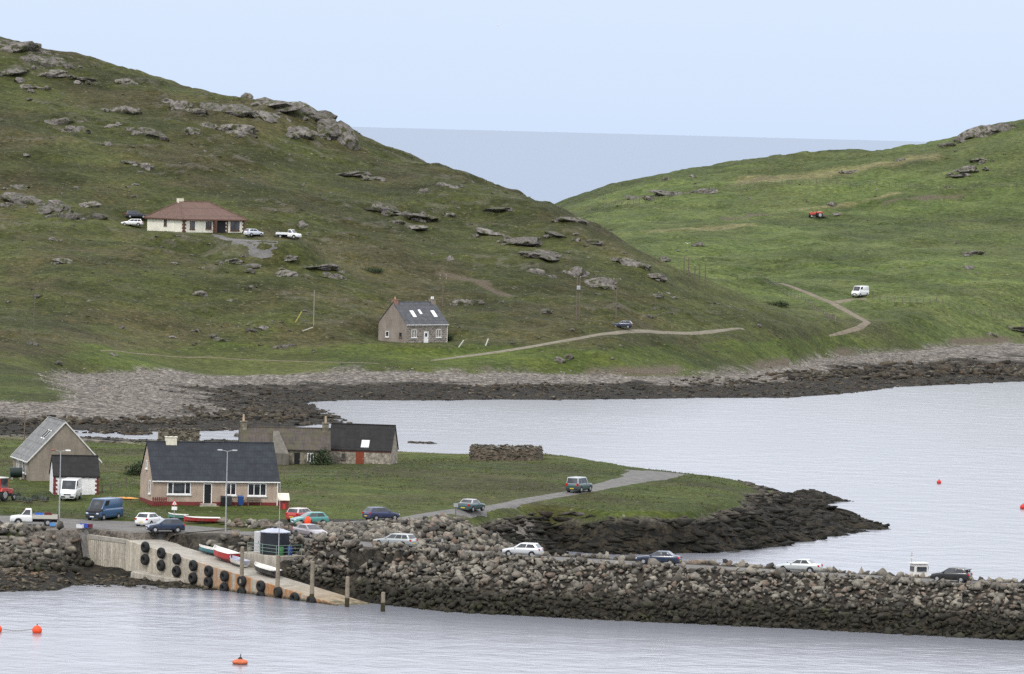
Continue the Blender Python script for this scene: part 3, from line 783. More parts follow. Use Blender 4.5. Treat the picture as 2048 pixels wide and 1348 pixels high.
# foreshore stones below bank and quay
fs = []
for _ in range(2600):
    X, Y = random.uniform(-78, -18), random.uniform(576, 601)
    z = Hz(X, Y)
    q = (X - SLIP_A[0]) * _snor[0] + (Y - SLIP_A[1]) * _snor[1]
    if z < -0.25 or z > 2.2 or q > -0.3: continue
    r_ = random.choice([.12, .18, .25, .35, .5]) * random.uniform(.8, 1.2)
    fs.append((X, Y, z + 0.05, r_ * 1.3, r_, r_ * .7, random.uniform(0, 6.28), random.uniform(-.3, .3)))
scatter_mesh('foreshore_stones', fs, HS, boulder_mat('brown_foreshore_stone', (0.17, 0.135, 0.095), (0.05, 0.042, 0.03), (0.19, 0.115, 0.06), (-0.1, 1.0)), NEAR)

# rocks on the headland's dark seaward face and tip
hr = []
for _ in range(17000):
    X, Y = random.uniform(-8, 52), random.uniform(612, 790)
    z = Hz(X, Y)
    if z < -0.3 or z > 4.0: continue
    if Y < 640 and X < 2: continue
    zz = Hz(X, Y)
    r_ = random.choice([.25, .35, .5, .7, 1.0]) * random.uniform(.8, 1.2) * (0.7 if Y > 720 else 1) * (0.65 if X > 34 else 1)
    hr.append((X, Y, zz - 0.1 * r_, r_ * 1.9, r_ * .9, r_ * random.uniform(.4, .8), random.uniform(-.4, .4), random.uniform(-.3, .3)))
scatter_mesh('shore_rocks', hr, HV, DARKR, NEAR)
# rough stones along the headland's back shore
hb = []
for _ in range(5000):
    X, Y = random.uniform(-80, 30), random.uniform(755, 872)
    z = Hz(X, Y)
    if z < -0.2 or z > 2.2: continue
    r_ = random.uniform(.2, .6); hb.append((X, Y, z, r_ * 1.4, r_, r_ * .6, random.uniform(0, 6), random.uniform(-.3, .3)))
scatter_mesh('back_shore_stones', hb, HS, DARKR, NEAR)

# far shore: shingle, weed-covered rocks, larger stones
sg, wd_ = [], []
U = rng.uniform(size=(60000, 2)); X = -112 + 235 * U[:, 0]; Y = 874 + 330 * U[:, 1]
sd_ = poly_sd(X, Y, far_poly); dd = np.interp(X, _bx, _bd); zz = HG(X, Y)
n1_ = fbm(X, Y, 6, 3, 61)
for i in range(len(X)):
    q = sd_[i] / dd[i]
    if q < -0.03 or sd_[i] > dd[i] + 2 or zz[i] < -0.3: continue
    if q + (n1_[i] - .5) * 0.5 < (0.6 if X[i] > -35 else 0.5):
        if random.random() < 0.5:
            r_ = random.choice([.2, .28, .4, .6]) * random.uniform(.8, 1.3)
            wd_.append((X[i], Y[i], zz[i], r_ * 1.4, r_, r_ * .8, random.uniform(0, 6.28), random.uniform(-.3, .3)))
    else:
        r_ = random.choice([.12, .15, .2, .26]) * random.uniform(.8, 1.3)
        sg.append((X[i], Y[i], zz[i] + .02, r_ * 1.25, r_, r_ * .8, random.uniform(0, 6.28), 0.1))
scatter_mesh('shingle_stones', sg, HS, SHING, FAR)
scatter_mesh('weedy_rocks', wd_, HS, WEEDY, FAR)
# black reef on the right of the far beach and the low spit
rf = []
for cx, cy, n, wx, wy, hh_ in ((1950, 738, 200, 130, 9, 1.5), (1800, 748, 160, 110, 9, 1.2), (1620, 752, 110, 90, 10, .9), (2040, 745, 120, 70, 8, 1.5), (520, 832, 240, 130, 9, .9), (330, 843, 110, 90, 7, .7), (120, 845, 160, 120, 8, .8), (1450, 765, 70, 110, 8, .6), (1100, 775, 80, 200, 8, .6), (262, 867, 70, 50, 3, .6), (200, 864, 50, 40, 3, .6)):
    for _ in range(n):
        p = hit(cx + random.gauss(0, wx * .45), cy + random.gauss(0, wy * .5), 860)
        r_ = random.uniform(.4, 1.0) * hh_; rf.append((p[0], p[1], p[2] + .1, r_ * 1.7, r_, r_ * .85, random.uniform(-.4, .4), random.uniform(-.3, .3)))
scatter_mesh('reef_rocks', rf, HV, WEEDY, FAR)
for cx, cy, wx in ((838, 886, 36),):
    p = PZ(cx, cy, 0); its = []
    for _ in range(26):
        r_ = random.uniform(.3, .6); its.append((p[0] + random.gauss(0, 1.1), p[1] + random.uniform(-2, 2), 0.02, r_ * 2, r_, r_ * .55, random.uniform(-.3, .3), .1))
    o = scatter_mesh('sea_reef', its, HV, WEEDY, None); tag(o, 'low dark reef awash beyond the black roofed shed', 'reef')

# ---- bedrock outcrops and boulders on the hills
def lump(seed, sub=3):
    bm = bmesh.new(); bmesh.ops.create_icosphere(bm, subdivisions=sub, radius=1)
    of = Vector((seed * 7.3, seed * 3.1, seed * 1.7))
    for v in bm.verts:
        d = v.co.copy()
        k = 1 + 0.55 * (mnoise.fractal(d * 1.1 + of, 1.0, 2.0, 4)) + 0.16 * abs(mnoise.noise(Vector((d.x * 2, d.y * 2, d.z * 7)) + of))
        v.co = d * max(k, 0.35)
    me = bpy.data.meshes.new('rock'); bm.to_mesh(me); bm.free()
    me.polygons.foreach_set('use_smooth', [True] * len(me.polygons)); me.set_sharp_from_angle(angle=R(32))
    me.materials.append(OUTC)
    return me
def outcrop_mat():
    g = N('grey_gneiss_outcrop'); p = g.pos.outputs['Position']
    n1 = g.noise(0.5, 6, p, 0.72); n2 = g.noise(2.2, 4, p, 0.7); n3 = g.noise(0.9, 4, p, 0.6)
    c = g.mix(g.ramp(n1, 0.3, 0.7), (0.095, 0.085, 0.076), (0.225, 0.203, 0.184))
    c = g.val(c, g.ramp(n2, 0.25, 0.75, 0.6, 1.35)); c = g.val(c, g.ramp(g.objrand(), 0, 1, 0.75, 1.15))
    c = g.mix(g.ramp(n3, 0.47, 0.6, 0, 0.92), c, (0.046, 0.052, 0.016))
    g.bump(g.math('ADD', n1, n2), 0.9, 0.4)
    return g.done(c, 0.9, 0.2)
OUTC = outcrop_mat()
lumps = [lump(i) for i in range(14)]
outs = [(30, 90, 80, 24), (95, 116, 130, 30), (20, 140, 70, 14), (95, 143, 70, 14), (170, 157, 44, 10), (245, 160, 40, 14), (362, 208, 40, 22), (392, 219, 40, 14), (445, 213, 120, 24), (460, 252, 95, 28), (492, 258, 30, 26), (300, 258, 70, 26),
        (108, 240, 56, 22), (152, 254, 44, 18), (240, 215, 60, 20), (550, 206, 110, 20), (630, 226, 80, 30), (690, 268, 52, 46), (655, 262, 50, 30), (590, 258, 70, 20), (545, 232, 70, 16), (291, 328, 26, 18), (256, 324, 30, 9), (60, 396, 110, 26), (35, 372, 46, 12),
        (85, 412, 80, 18), (150, 428, 84, 24), (172, 407, 44, 14), (265, 391, 20, 9), (770, 416, 74, 18), (832, 430, 80, 13), (690, 345, 74, 9), (745, 355, 50, 9), (604, 446, 20, 22), (1030, 481, 90, 16), (985, 462, 60, 10), (1085, 506, 80, 18),
        (1078, 541, 50, 22), (1150, 541, 44, 26), (900, 512, 16, 24), (935, 601, 44, 20), (1140, 436, 60, 14), (130, 520, 52, 13), (460, 521, 44, 10), (500, 529, 44, 10), (560, 546, 60, 12), (640, 532, 70, 11), (660, 548, 56, 9), (1200, 562, 60, 24), (1268, 522, 60, 16),
        (1310, 552, 40, 14), (1180, 480, 60, 10), (1120, 470, 50, 9), (1000, 418, 50, 8), (900, 372, 40, 7), (820, 452, 60, 8), (560, 470, 30, 8), (330, 200, 50, 10), (230, 250, 40, 10), (60, 170, 50, 10), (494, 189, 18, 12),
        (1975, 262, 64, 20), (1930, 275, 40, 14), (1893, 288, 30, 9), (1704, 343, 34, 8), (1935, 336, 60, 16), (1960, 318, 30, 9), (1915, 350, 40, 9), (1940, 503, 40, 14), (1938, 533, 26, 11), (1350, 385, 90, 7), (1420, 380, 60, 7), (1275, 395, 50, 5), (1800, 318, 22, 6), (2030, 655, 44, 12), (1985, 668, 20, 8), (1385, 958, 40, 16), (605, 1060, 20, 6)]
for k, (px, py, w, h) in enumerate(outs[:-2]):
    try: p = hit(px, py + h * 0.35, 880)
    except Exception: continue
    sc_ = F / p[1]
    o = obj('rock_outcrop', lumps[k % 14], FAR)
    hw, hh_ = w / sc_ / 2, h / sc_ * 0.62
    o.location = (p[0], p[1] + hw * 0.25, p[2] - hh_ * 0.3); o.scale = (hw * 1.12, min(hw * 0.8, 4), hh_ * .95)
    o.rotation_euler = (random.uniform(-.2, .2), R(random.uniform(-2, 15)) if px < 1330 else R(-6), random.uniform(-.5, .4) + random.choice((0, math.pi)))
    for j in range(2):
        fx, fy = p[0] + random.uniform(-1.3, 1.3) * hw, p[1] + random.uniform(-2.5, 1.5); fr_ = random.uniform(.12, .3) * min(hw, 4) + .15
        f_ = obj('outcrop_fragment', lumps[(k * 5 + j * 3) % 14], FAR); f_.location = (fx, fy, Hz(fx, fy) - fr_ * .15); f_.scale = (fr_ * 1.5, fr_, fr_ * .7); f_.rotation_euler = (0, random.uniform(-.2, .3), random.uniform(0, 6.28))
for k, (px, py, D_, w, h) in enumerate([(560, 208, 1268, 110, 22), (622, 224, 1264, 84, 34), (664, 250, 1259, 62, 46), (694, 277, 1255, 48, 52), (22, 92, 1288, 90, 30), (92, 112, 1286, 120, 30), (494, 191, 1274, 20, 14), (1962, 264, 1479, 76, 26), (1893, 288, 1484, 30, 12), (2010, 252, 1479, 60, 22)]):
    p = PD(px, py, D_); sc_ = F / D_; o = obj('rock_outcrop', lumps[(k * 3 + 1) % 14], FAR)
    o.location = tuple(p - np.array([0, 0, h / sc_ * .42])); o.scale = (w / sc_ / 1.75, min(w / sc_ / 2, 3.5), h / sc_ * .66); o.rotation_euler = (0, R(14 if 500 < px < 720 else -12 if px > 1800 else 8), random.uniform(-.2, .2))
# small loose stones lying in drifts over the slopes
U = rng.uniform(size=(16000, 2)); X = -110 + 240 * U[:, 0]; Y = 1040 + 430 * U[:, 1]
rr_ = 1 - np.abs(fbm(X * 0.6 + Y * 0.25, Y, 9, 4, 31) * 2 - 1); cl_ = fbm(X, Y, 26, 3, 79); zz = HG(X, Y); rm_ = roadmask(X, Y); lf_ = (X - (1480 - Y) * 0.18 + 20 < 8) | (Y < 1190)
its = []
for i in range(len(X)):
    if zz[i] < 5 or rm_[i] > 0 or any(math.hypot(X[i] - a, Y[i] - b) < ra for a, b, c_, ra, bl in pads): continue
    keep = (0.65 if rr_[i] > .84 and cl_[i] > .47 else .11) * (1.0 if lf_[i] else .18)
    if random.random() > keep: continue
    r_ = random.choice([.14, .18, .25, .35, .5]) * random.uniform(.8, 1.3); its.append((X[i], Y[i], zz[i] + .02, r_ * 1.5, r_, r_ * .6, random.uniform(-.5, .5), .1))
scatter_mesh('loose_stones', its, HS, OUTC, FAR)
# scattered stones
cnt = 0
while cnt < 120:
    if random.random() < 0.93: px, py = random.uniform(0, 1400), random.uniform(120, 735)
    else: px, py = random.uniform(1300, 2048), random.uniform(300, 690)
    p = hit(px, py, 880)
    if p[1] > 1560 or p[2] < 3 or (px < 1330 and p[1] > 1300): continue
    if any(math.hypot(p[0] - a, p[1] - b) < ra + 3 for a, b, c_, ra, bl in pads) or roadmask(np.array([p[0]]), np.array([p[1]]))[0] > 0: continue
    if px < 1330 and fbm(np.array([p[0]]), np.array([p[1]]), 30, 3, 78)[0] < random.uniform(0.35, 0.6): continue
    r_ = random.choice([.25, .3, .35, .45, .6, .8, 1.2]) * random.uniform(.7, 1.2)
    o = obj('hill_stone', lumps[cnt % 14], FAR)
    o.location = (p[0], p[1], Hz(p[0], p[1]) - r_ * .18); o.scale = (r_ * random.uniform(1, 1.7), r_, r_ * random.uniform(.5, .8)); o.rotation_euler = (0, R(6), random.uniform(0, 6.28)); cnt += 1
# ------------------------------------------------------------------ buildings
def wall_mat(name, c, streak=0.25, rough=0.9, stones=None):
    g = N(name); oc = g.obcoord()
    mp = g.n.new('ShaderNodeMapping'); mp.inputs['Scale'].default_value = (1, 1, 0.18); g.l.new(oc, mp.inputs[0])
    st = g.noise(2.2, 4, mp.outputs[0], 0.65); n = g.noise(9, 3, oc, 0.6); b = g.noise(0.5, 3, oc)
    col = g.val(c, g.ramp(st, 0.3, 0.7, 1 - streak, 1 + streak * 0.5)); col = g.val(col, g.ramp(n, 0.25, 0.75, 0.86, 1.14)); col = g.val(col, g.ramp(b, 0.3, 0.7, 0.88, 1.1))
    hgt = n
    if stones:
        v = g.voro(stones, oc); vc = g.voro(stones, oc, 'Color'); sp = g.n.new('ShaderNodeSeparateColor'); g.l.new(vc, sp.inputs[0])
        col = g.val(col, g.ramp(sp.outputs[0], 0, 1, 0.75, 1.2)); col = g.val(col, g.ramp(v, 0.45, 0.8, 1.0, 0.7)); hgt = g.ramp(v, 0.3, 0.8, 1, 0)
    g.bump(hgt, 0.6, 0.06)
    return g.done(col, rough, 0.2)
def roof_mat(name, c, row=0.25, var=0.3, moss=0.0):
    g = N(name); oc = g.obcoord()
    br = g.n.new('ShaderNodeTexBrick'); br.inputs['Scale'].default_value = 1.0; br.inputs['Brick Width'].default_value = row * 1.3; br.inputs['Row Height'].default_value = row
    br.inputs['Mortar Size'].default_value = 0.02; br.inputs['Color1'].default_value = (0.75, 0.75, 0.75, 1); br.inputs['Color2'].default_value = (1.2, 1.2, 1.2, 1); br.inputs['Mortar'].default_value = (0.35, 0.35, 0.35, 1)
    mp = g.n.new('ShaderNodeMapping'); mp.inputs['Rotation'].default_value = (R(60), 0, 0); g.l.new(oc, mp.inputs[0]); g.l.new(mp.outputs[0], br.inputs['Vector'])
    n = g.noise(1.2, 5, oc, 0.7)
    col = g.mix(0.35, c, g.mix(1.0, c, br.outputs['Color'], 'MULTIPLY')); col = g.val(col, g.ramp(n, 0.25, 0.75, 1 - var, 1 + var))
    if moss: col = g.mix(g.ramp(g.noise(0.9, 4, oc), 0.45, 0.62, 0, moss), col, (0.075, 0.07, 0.035))
    g.bump(br.outputs['Fac'], 0.5, -0.03)
    return g.done(col, 0.75, 0.3)
def glass_mat():
    g = N('window_glass'); n = g.noise(0.7, 2, g.obcoord())
    return g.done(g.mix(g.ramp(n, 0.4, 0.6), (0.015, 0.018, 0.022), (0.06, 0.065, 0.07)), 0.08, 0.6)
GLASS = glass_mat()
WHITE = plain('white_paint', (0.72, 0.71, 0.68), 0.55, 0.1)
CREAM = plain('cream_paint', (0.62, 0.58, 0.46), 0.7, 0.15)
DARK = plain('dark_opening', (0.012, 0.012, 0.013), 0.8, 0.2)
REDP = plain('dark_red_paint', (0.15, 0.028, 0.026), 0.6, 0.2)
CONC = wall_mat('weathered_concrete', (0.33, 0.30, 0.25), 0.3)
POT = plain('clay_pot', (0.42, 0.32, 0.22), 0.8, 0.2)
METAL = plain('galvanised_metal', (0.36, 0.37, 0.37), 0.45, 0.12, metal=0.5)
WOOD = plain('weathered_timber', (0.13, 0.105, 0.08), 0.9, 0.3, 5, bump=0.4)

class House:
    def __init__(s, name, label, cat, front, yaw, W_, Dp, hw, hr, wall, roof, over=0.25, group=None):
        """front: world point at the middle of the front wall's foot"""
        c, sn = math.cos(yaw), math.sin(yaw)
        s.W, s.D, s.hw, s.hr, s.yaw = W_, Dp, hw, hr, yaw
        s.t = thing(name, label, cat, (front[0] - sn * Dp / 2, front[1] + c * Dp / 2, front[2]), yaw, group)
        m = MB(); x, y, f = W_ / 2, Dp / 2, -1.2
        prof = [(-y, f), (-y, hw), (0, hr - 0.06), (y, hw), (y, f)]
        m.loft([[(-x, a, b) for a, b in prof], [(x, a, b) for a, b in prof]])
        s.wall = m.build('wall', wall, s.t)
        if roof:
            sl = (hr - hw) / y; oy = over
            for sg in (-1, 1):
                m = MB()
                e0 = (sg * (y + oy), hw - sl * oy + 0.03); e1 = (0, hr + 0.03 - (0.004 if sg < 0 else 0)); th = 0.11
                ring = lambda xx: [(xx, e0[0], e0[1]), (xx, e1[0], e1[1]), (xx, e1[0], e1[1] + th), (xx, e0[0], e0[1] + th)]
                m.loft([ring(-x - 0.12), ring(x + 0.12)])
                s.roof = m.build('roof', roof, s.t)
                if sg < 0: s.roof_front = s.roof
            m = MB(); m.cyl((-x - 0.13, 0, hr + 0.15), (x + 0.13, 0, hr + 0.15), 0.09, n=6); m.build('ridge_cap', roof, s.roof_front)
    def fc(s, face):
        x, y = s.W / 2, s.D / 2
        return {'F': ((-x, -y), (1, 0), (0, -1)), 'L': ((-x, -y), (0, 1), (-1, 0)), 'R': ((x, -y), (0, 1), (1, 0)), 'B': ((-x, y), (1, 0), (0, 1))}[face]
    def fbox(s, m, face, u0, u1, z0, z1, o0, o1):
        (ox, oy), (ux, uy), (nx, ny) = s.fc(face)
        q = lambda u, o, z: (ox + ux * u + nx * o, oy + uy * u + ny * o, z)
        return m.hexa([q(u0, o0, z0), q(u1, o0, z0), q(u1, o1, z0), q(u0, o1, z0)], [q(u0, o0, z1), q(u1, o0, z1), q(u1, o1, z1), q(u0, o1, z1)])
    def window(s, face, uc, z0, w, h, panes=1, frame=None, t=0.09, sill=True, splits=None):
        frame = frame or WHITE; m = MB(); u0, u1 = uc - w / 2, uc + w / 2
        s.fbox(m, face, u0, u0 + t, z0, z0 + h, -0.02, 0.07); s.fbox(m, face, u1 - t, u1, z0, z0 + h, -0.02, 0.07)
        s.fbox(m, face, u0 + t, u1 - t, z0, z0 + t, -0.02, 0.068); s.fbox(m, face, u0 + t, u1 - t, z0 + h - t, z0 + h, -0.02, 0.068)
        cuts = splits or [k / panes for k in range(1, panes)]
        for q in cuts: s.fbox(m, face, u0 + w * q - t / 2, u0 + w * q + t / 2, z0 + t, z0 + h - t, -0.02, 0.062)
        fo = m.build('window', frame, s.t)
        ed = [0] + list(cuts) + [1]
        for a, b in zip(ed[:-1], ed[1:]):
            g = MB(); s.fbox(g, face, u0 + w * a + t * .5, u0 + w * b - t * .5, z0 + t * .6, z0 + h - t * .6, -0.01, 0.02); g.build('pane', GLASS, fo)
        if sill:
            g = MB(); s.fbox(g, face, u0 - 0.08, u1 + 0.08, z0 - 0.14, z0 - 0.002, -0.01, 0.16); g.build('sill', frame, fo)
        return fo
    def door(s, face, uc, z0, w, h, mat, frame=None, pane=False):
        m = MB(); s.fbox(m, face, uc - w / 2, uc + w / 2, z0, z0 + h, -0.02, 0.035); d = m.build('door', mat, s.t)
        if frame:
            m = MB()
            for a, b in ((-w / 2 - .1, -w / 2), (w / 2, w / 2 + .1)): s.fbox(m, face, uc + a, uc + b, z0, z0 + h + .1, -0.02, 0.07)
            s.fbox(m, face, uc - w / 2, uc + w / 2, z0 + h, z0 + h + .1, -0.02, 0.068); m.build('door_frame', frame, d)
        if pane:
            m = MB(); s.fbox(m, face, uc - w * .3, uc + w * .3, z0 + h * .58, z0 + h * .9, 0, 0.05); m.build('pane', GLASS, d)
        m = MB(); s.fbox(m, face, uc + w * .36, uc + w * .42, z0 + h * .45, z0 + h * .52, 0.03, 0.08); m.build('handle', METAL, d)
        return d
    def band(s, name, mat, z0, z1, out=0.03, faces='FLRB'):
        for f in faces:
            L = s.W if f in 'FB' else s.D; e_ = out if f in 'FB' else -0.0
            m = MB(); s.fbox(m, f, -e_, L + e_, z0, z1, -0.02, out); m.build(name, mat, s.t)
    def gutter(s, mat, back=False):
        sl = (s.hr - s.hw) / (s.D / 2); z = s.hw - sl * .25
        for sg in ((-1, 1) if back else (-1,)):
            m = MB(); m.box((0, sg * (s.D / 2 + .27), z + .0), (s.W + .26, .09, .13)); m.build('gutter', mat, s.t)
    def verge(s, mat, sides=(-1, 1)):
        for sx in sides:
            for sg in (-1, 1):
                x = sx * (s.W / 2 + .15); y = s.D / 2 + .25; sl = (s.hr - s.hw) / (s.D / 2); z0 = s.hw - sl * .25
                m = MB(); r_ = lambda xx: [(xx, sg * y, z0 - .06), (xx, sg * .001, s.hr - .03), (xx, sg * .001, s.hr + .16), (xx, sg * y, z0 + .15)]
                m.loft([r_(x - .04), r_(x + .04)]); m.build('verge_board', mat, s.t)
    def chimney(s, u, w, d, z1, mat, pots=1, potmat=None, poth=.45, y=0.0):
        m = MB(); x = u - s.W / 2
        zb = s.hr - .9
        m.box((x, y, (zb + z1) / 2), (w, d, z1 - zb)); m.box((x, y, z1 + .05), (w + .14, d + .14, .12)); c = m.build('chimney', mat, s.t, bevel=.015)
        for k in range(pots):
            q = MB(); xx = x + (k - (pots - 1) / 2) * w * .5; q.cyl((xx, y, z1 + .1), (xx, y, z1 + .1 + poth), .15, .12, 10); q.build('chimney_pot', potmat or POT, c)
    def skylight(s, u, v0, v1, w, glass, frame=None):
        """on the front slope; v from eave 0 to ridge 1"""
        y, z = lambda v: -s.D / 2 * (1 - v), lambda v: s.hw + (s.hr - s.hw) * v + .15
        x = u - s.W / 2; m = MB()
        m.hexa([(x - w / 2, y(v0), z(v0) - .05), (x + w / 2, y(v0), z(v0) - .05), (x + w / 2, y(v1), z(v1) - .05), (x - w / 2, y(v1), z(v1) - .05)], [(x - w / 2, y(v0), z(v0) + .05), (x + w / 2, y(v0), z(v0) + .05), (x + w / 2, y(v1), z(v1) + .05), (x - w / 2, y(v1), z(v1) + .05)])
        o = m.build('skylight', frame or METAL, s.roof_front)
        m = MB(); k = .86; a, b = v0 + (v1 - v0) * .08, v1 - (v1 - v0) * .08
        m.hexa([(x - w / 2 * k, y(a), z(a) + .02), (x + w / 2 * k, y(a), z(a) + .02), (x + w / 2 * k, y(b), z(b) + .02), (x - w / 2 * k, y(b), z(b) + .02)], [(x - w / 2 * k, y(a), z(a) + .07), (x + w / 2 * k, y(a), z(a) + .07), (x + w / 2 * k, y(b), z(b) + .07), (x - w / 2 * k, y(b), z(b) + .07)])
        m.build('skylight_pane', glass, s.t)
    def downpipe(s, face, u, mat):
        m = MB(); s.fbox(m, face, u - .05, u + .05, -.3, s.hw - .15, .02, .11); m.build('downpipe', mat, s.t)
    def quoins(s, face, u, side, mat, h=None, n=7, w1=.42, w2=.24, z0=0.0):
        hh = (h or s.hw) - z0
        for k in range(n):
            w = w1 if k % 2 == 0 else w2; m = MB()
            a, b = (u, u + w) if side > 0 else (u - w, u)
            s.fbox(m, face, a, b, z0 + hh * k / n + .01, z0 + hh * (k + 1) / n - .01, -.01, .035); m.build('quoin', mat, s.t)
    def loc(s, x, y, z=0):
        c, sn = math.cos(s.yaw), math.sin(s.yaw); o = s.t.location
        return (o[0] + c * x - sn * y, o[1] + sn * x + c * y, o[2] + z)

ROUGHC = wall_mat('pink_beige_roughcast', (0.38, 0.30, 0.235), 0.15)
SLATE = roof_mat('dark_slate', (0.024, 0.028, 0.034))
TAR = roof_mat('black_tarred_roof', (0.016, 0.015, 0.015), 0.5, 0.35)
GSLATE = roof_mat('pale_grey_slate', (0.155, 0.155, 0.15), 0.3)
HARL = wall_mat('grey_brown_harling', (0.235, 0.20, 0.16), 0.15)
LIME = wall_mat('white_limewash', (0.72, 0.71, 0.70), 0.12)

# main bungalow behind the car park
p = hit(431, 1011, 612)
h = House('beige_bungalow', 'long beige roughcast bungalow with dark slate roof and red plinth', 'house', (p[0], p[1], p[2] - .1), R(14.6), 14.5, 7.6, 3.05, 6.9, ROUGHC, SLATE)
h.band('plinth', REDP, -.6, .5)
h.gutter(WHITE)
h.chimney(2.7, 1.25, .7, 7.55, CREAM, 2, DARK, .12)
h.window('F', 3.0, 1.35, 2.7, 1.35, splits=[.24, .76]); h.window('F', 8.95, 1.3, 1.25, 1.35, 2); h.window('F', 12.0, 1.25, 2.15, 1.4, 3)
h.door('F', 6.3, .35, .8, 2.15, DARK, WHITE)  # near-black leaf paints the shade inside the open doorway
h.window('L', 1.7, 1.3, .9, 1.5); h.window('L', 3.8, 4.0, .7, .9)
h.downpipe('F', 14.35, WHITE)
m = MB(); m.box((6.3 - 7.25, -4.35, .1), (1.7, 1.1, .5)); m.box((6.3 - 7.25, -5.0, -.05), (2.2, .7, .35)); m.build('doorstep', CONC, h.t, bevel=.03)
bung = h
def wheelie(label, c, loc, yaw=0):
    t = thing('wheeled_bin', label, 'bin', loc, yaw); pm = plain('bin_' + label.split()[0], c, .5)
    m = MB(); m.hexa([(-.24, -.26, .08), (.24, -.26, .08), (.24, .26, .08), (-.24, .26, .08)], [(-.29, -.36, 1.0), (.29, -.36, 1.0), (.29, .36, 1.0), (-.29, .36, 1.0)]); m.build('bin_body', pm, t, bevel=.03)
    m = MB(); m.hexa([(-.31, -.4, 1.005), (.31, -.4, 1.005), (.31, .38, 1.06), (-.31, .38, 1.06)], [(-.28, -.34, 1.1), (.28, -.34, 1.1), (.28, .3, 1.16), (-.28, .3, 1.16)]); m.build('bin_lid', pm, t, bevel=.02)
    for sx in (-1, 1):
        m = MB(); m.cyl((sx * .2, .3, .1), (sx * .28, .3, .1), .1, n=10); m.build('wheel', DARK, t)
for u, lab, c in ((8.0, 'black wheeled bin against the beige bungalow wall', (.015, .015, .017)), (8.65, 'dark grey wheeled bin between black and blue bins', (.035, .035, .037)), (10.0, 'blue wheeled bin against the beige bungalow wall', (.02, .06, .2))):
    q = h.loc(u - 7.25, -4.5); wheelie(lab, c, (q[0], q[1], Hz(q[0], q[1])), h.yaw)
# bench by the wall
q = h.loc(11.6 - 7.25, -4.3); t = thing('garden_bench', 'dark bench under the right window of the beige bungalow', 'bench', (q[0], q[1], Hz(q[0], q[1])), h.yaw)
MB().box((0, 0, .45), (1.6, .45, .06)).build('seat', WOOD, t); MB().box((0, .22, .75), (1.6, .05, .35)).build('backrest', WOOD, t)
for sx in (-.7, .7): MB().box((sx, 0, .21), (.07, .4, .42)).build('leg', WOOD, t)
# red gate panel left of the bungalow
q = h.loc(-6.6, -4.6); t = thing('picket_gate', 'dark red picket gate at the corner of the beige bungalow', 'gate', (q[0], q[1], Hz(q[0], q[1])), h.yaw)
for k in range(7): MB().box((-.75 + k * .25, 0, .52), (.15, .04, 1.04)).build('picket', REDP, t)
for z in (.3, .8): MB().box((0, .05, z), (1.7, .05, .1)).build('rail', REDP, t)

# red and cream store right of the bungalow
p = hit(567, 1018, 612); t = thing('garden_store', 'small red store with cream roof beside the beige bungalow', 'shed', (p[0], p[1], p[2]), R(8))
MB().box((0, 0, .45), (1.05, .9, 1.0)).build('wall', REDP, t); MB().box((0, 0, .3), (.3, .96, .6)).build('door', plain('bright_red', (.42, .04, .03), .6), t)
MB().hexa([(-.62, -.6, .96), (.62, -.6, .96), (.62, .55, 1.45), (-.62, .55, 1.45)], [(-.62, -.6, 1.06), (.62, -.6, 1.06), (.62, .55, 1.75), (-.62, .55, 1.75)]).build('roof', CREAM, t)

# white shed with red quoins
p = hit(152, 990, 612)
h = House('white_shed', 'small white shed with black roof and red corner quoins', 'shed', p, R(11), 5.2, 4.2, 2.15, 4.25, LIME, TAR, .15)
h.band('fascia_board', REDP, 1.98, 2.14, .06, 'FB')
h.quoins('F', 0, 1, REDP, 1.96, 8); h.quoins('F', 5.2, -1, REDP, 1.96, 8); h.quoins('L', 0, 1, REDP, 1.96, 8)
h.door('F', 2.55, -.2, 1.1, 1.95, DARK)  # shed opening is a flat leaf, its inner shade put into the colour
# grey harled house with its gable to the sea
p = hit(128, 962, 630); th = R(-74.5)
Wg, Dg = 10.5, 8.5
c_, s_ = math.cos(th), math.sin(th); ctr = (p[0] - c_ * Wg / 2, p[1] - s_ * Wg / 2)
fr = (ctr[0] + s_ * Dg / 2, ctr[1] - c_ * Dg / 2, p[2] - .1)
h = House('grey_gabled_house', 'tall grey harled house with pale slate roof, gable end towards the white shed', 'house', fr, th, Wg, Dg, 2.55, 7.0, HARL, GSLATE)
h.verge(plain('pale_verge', (.55, .54, .5), .7)); h.gutter(WHITE)
h.skylight(6.6, .5, .72, .8, DARK, WHITE); h.skylight(7.9, .5, .72, .8, DARK, WHITE)
h.window('F', 7.6, .8, 2.2, 1.35, 2); h.window('F', 3.5, .9, 1.4, 1.2, 2)
# oil tank against it
q = h.loc(3.2, -5.4); t = thing('oil_tank', 'dark green oil tank beside the grey gabled house', 'tank', (q[0], q[1], Hz(q[0], q[1])), R(10))
MB().cyl((-.7, 0, .85), (.7, 0, .85), .62, n=16).build('tank_body', plain('dark_green_plastic', (.012, .022, .018), .5), t, smooth=40)
for sx in (-.5, .5): MB().box((sx, 0, .15), (.2, .9, .3)).build('support', CONC, t)

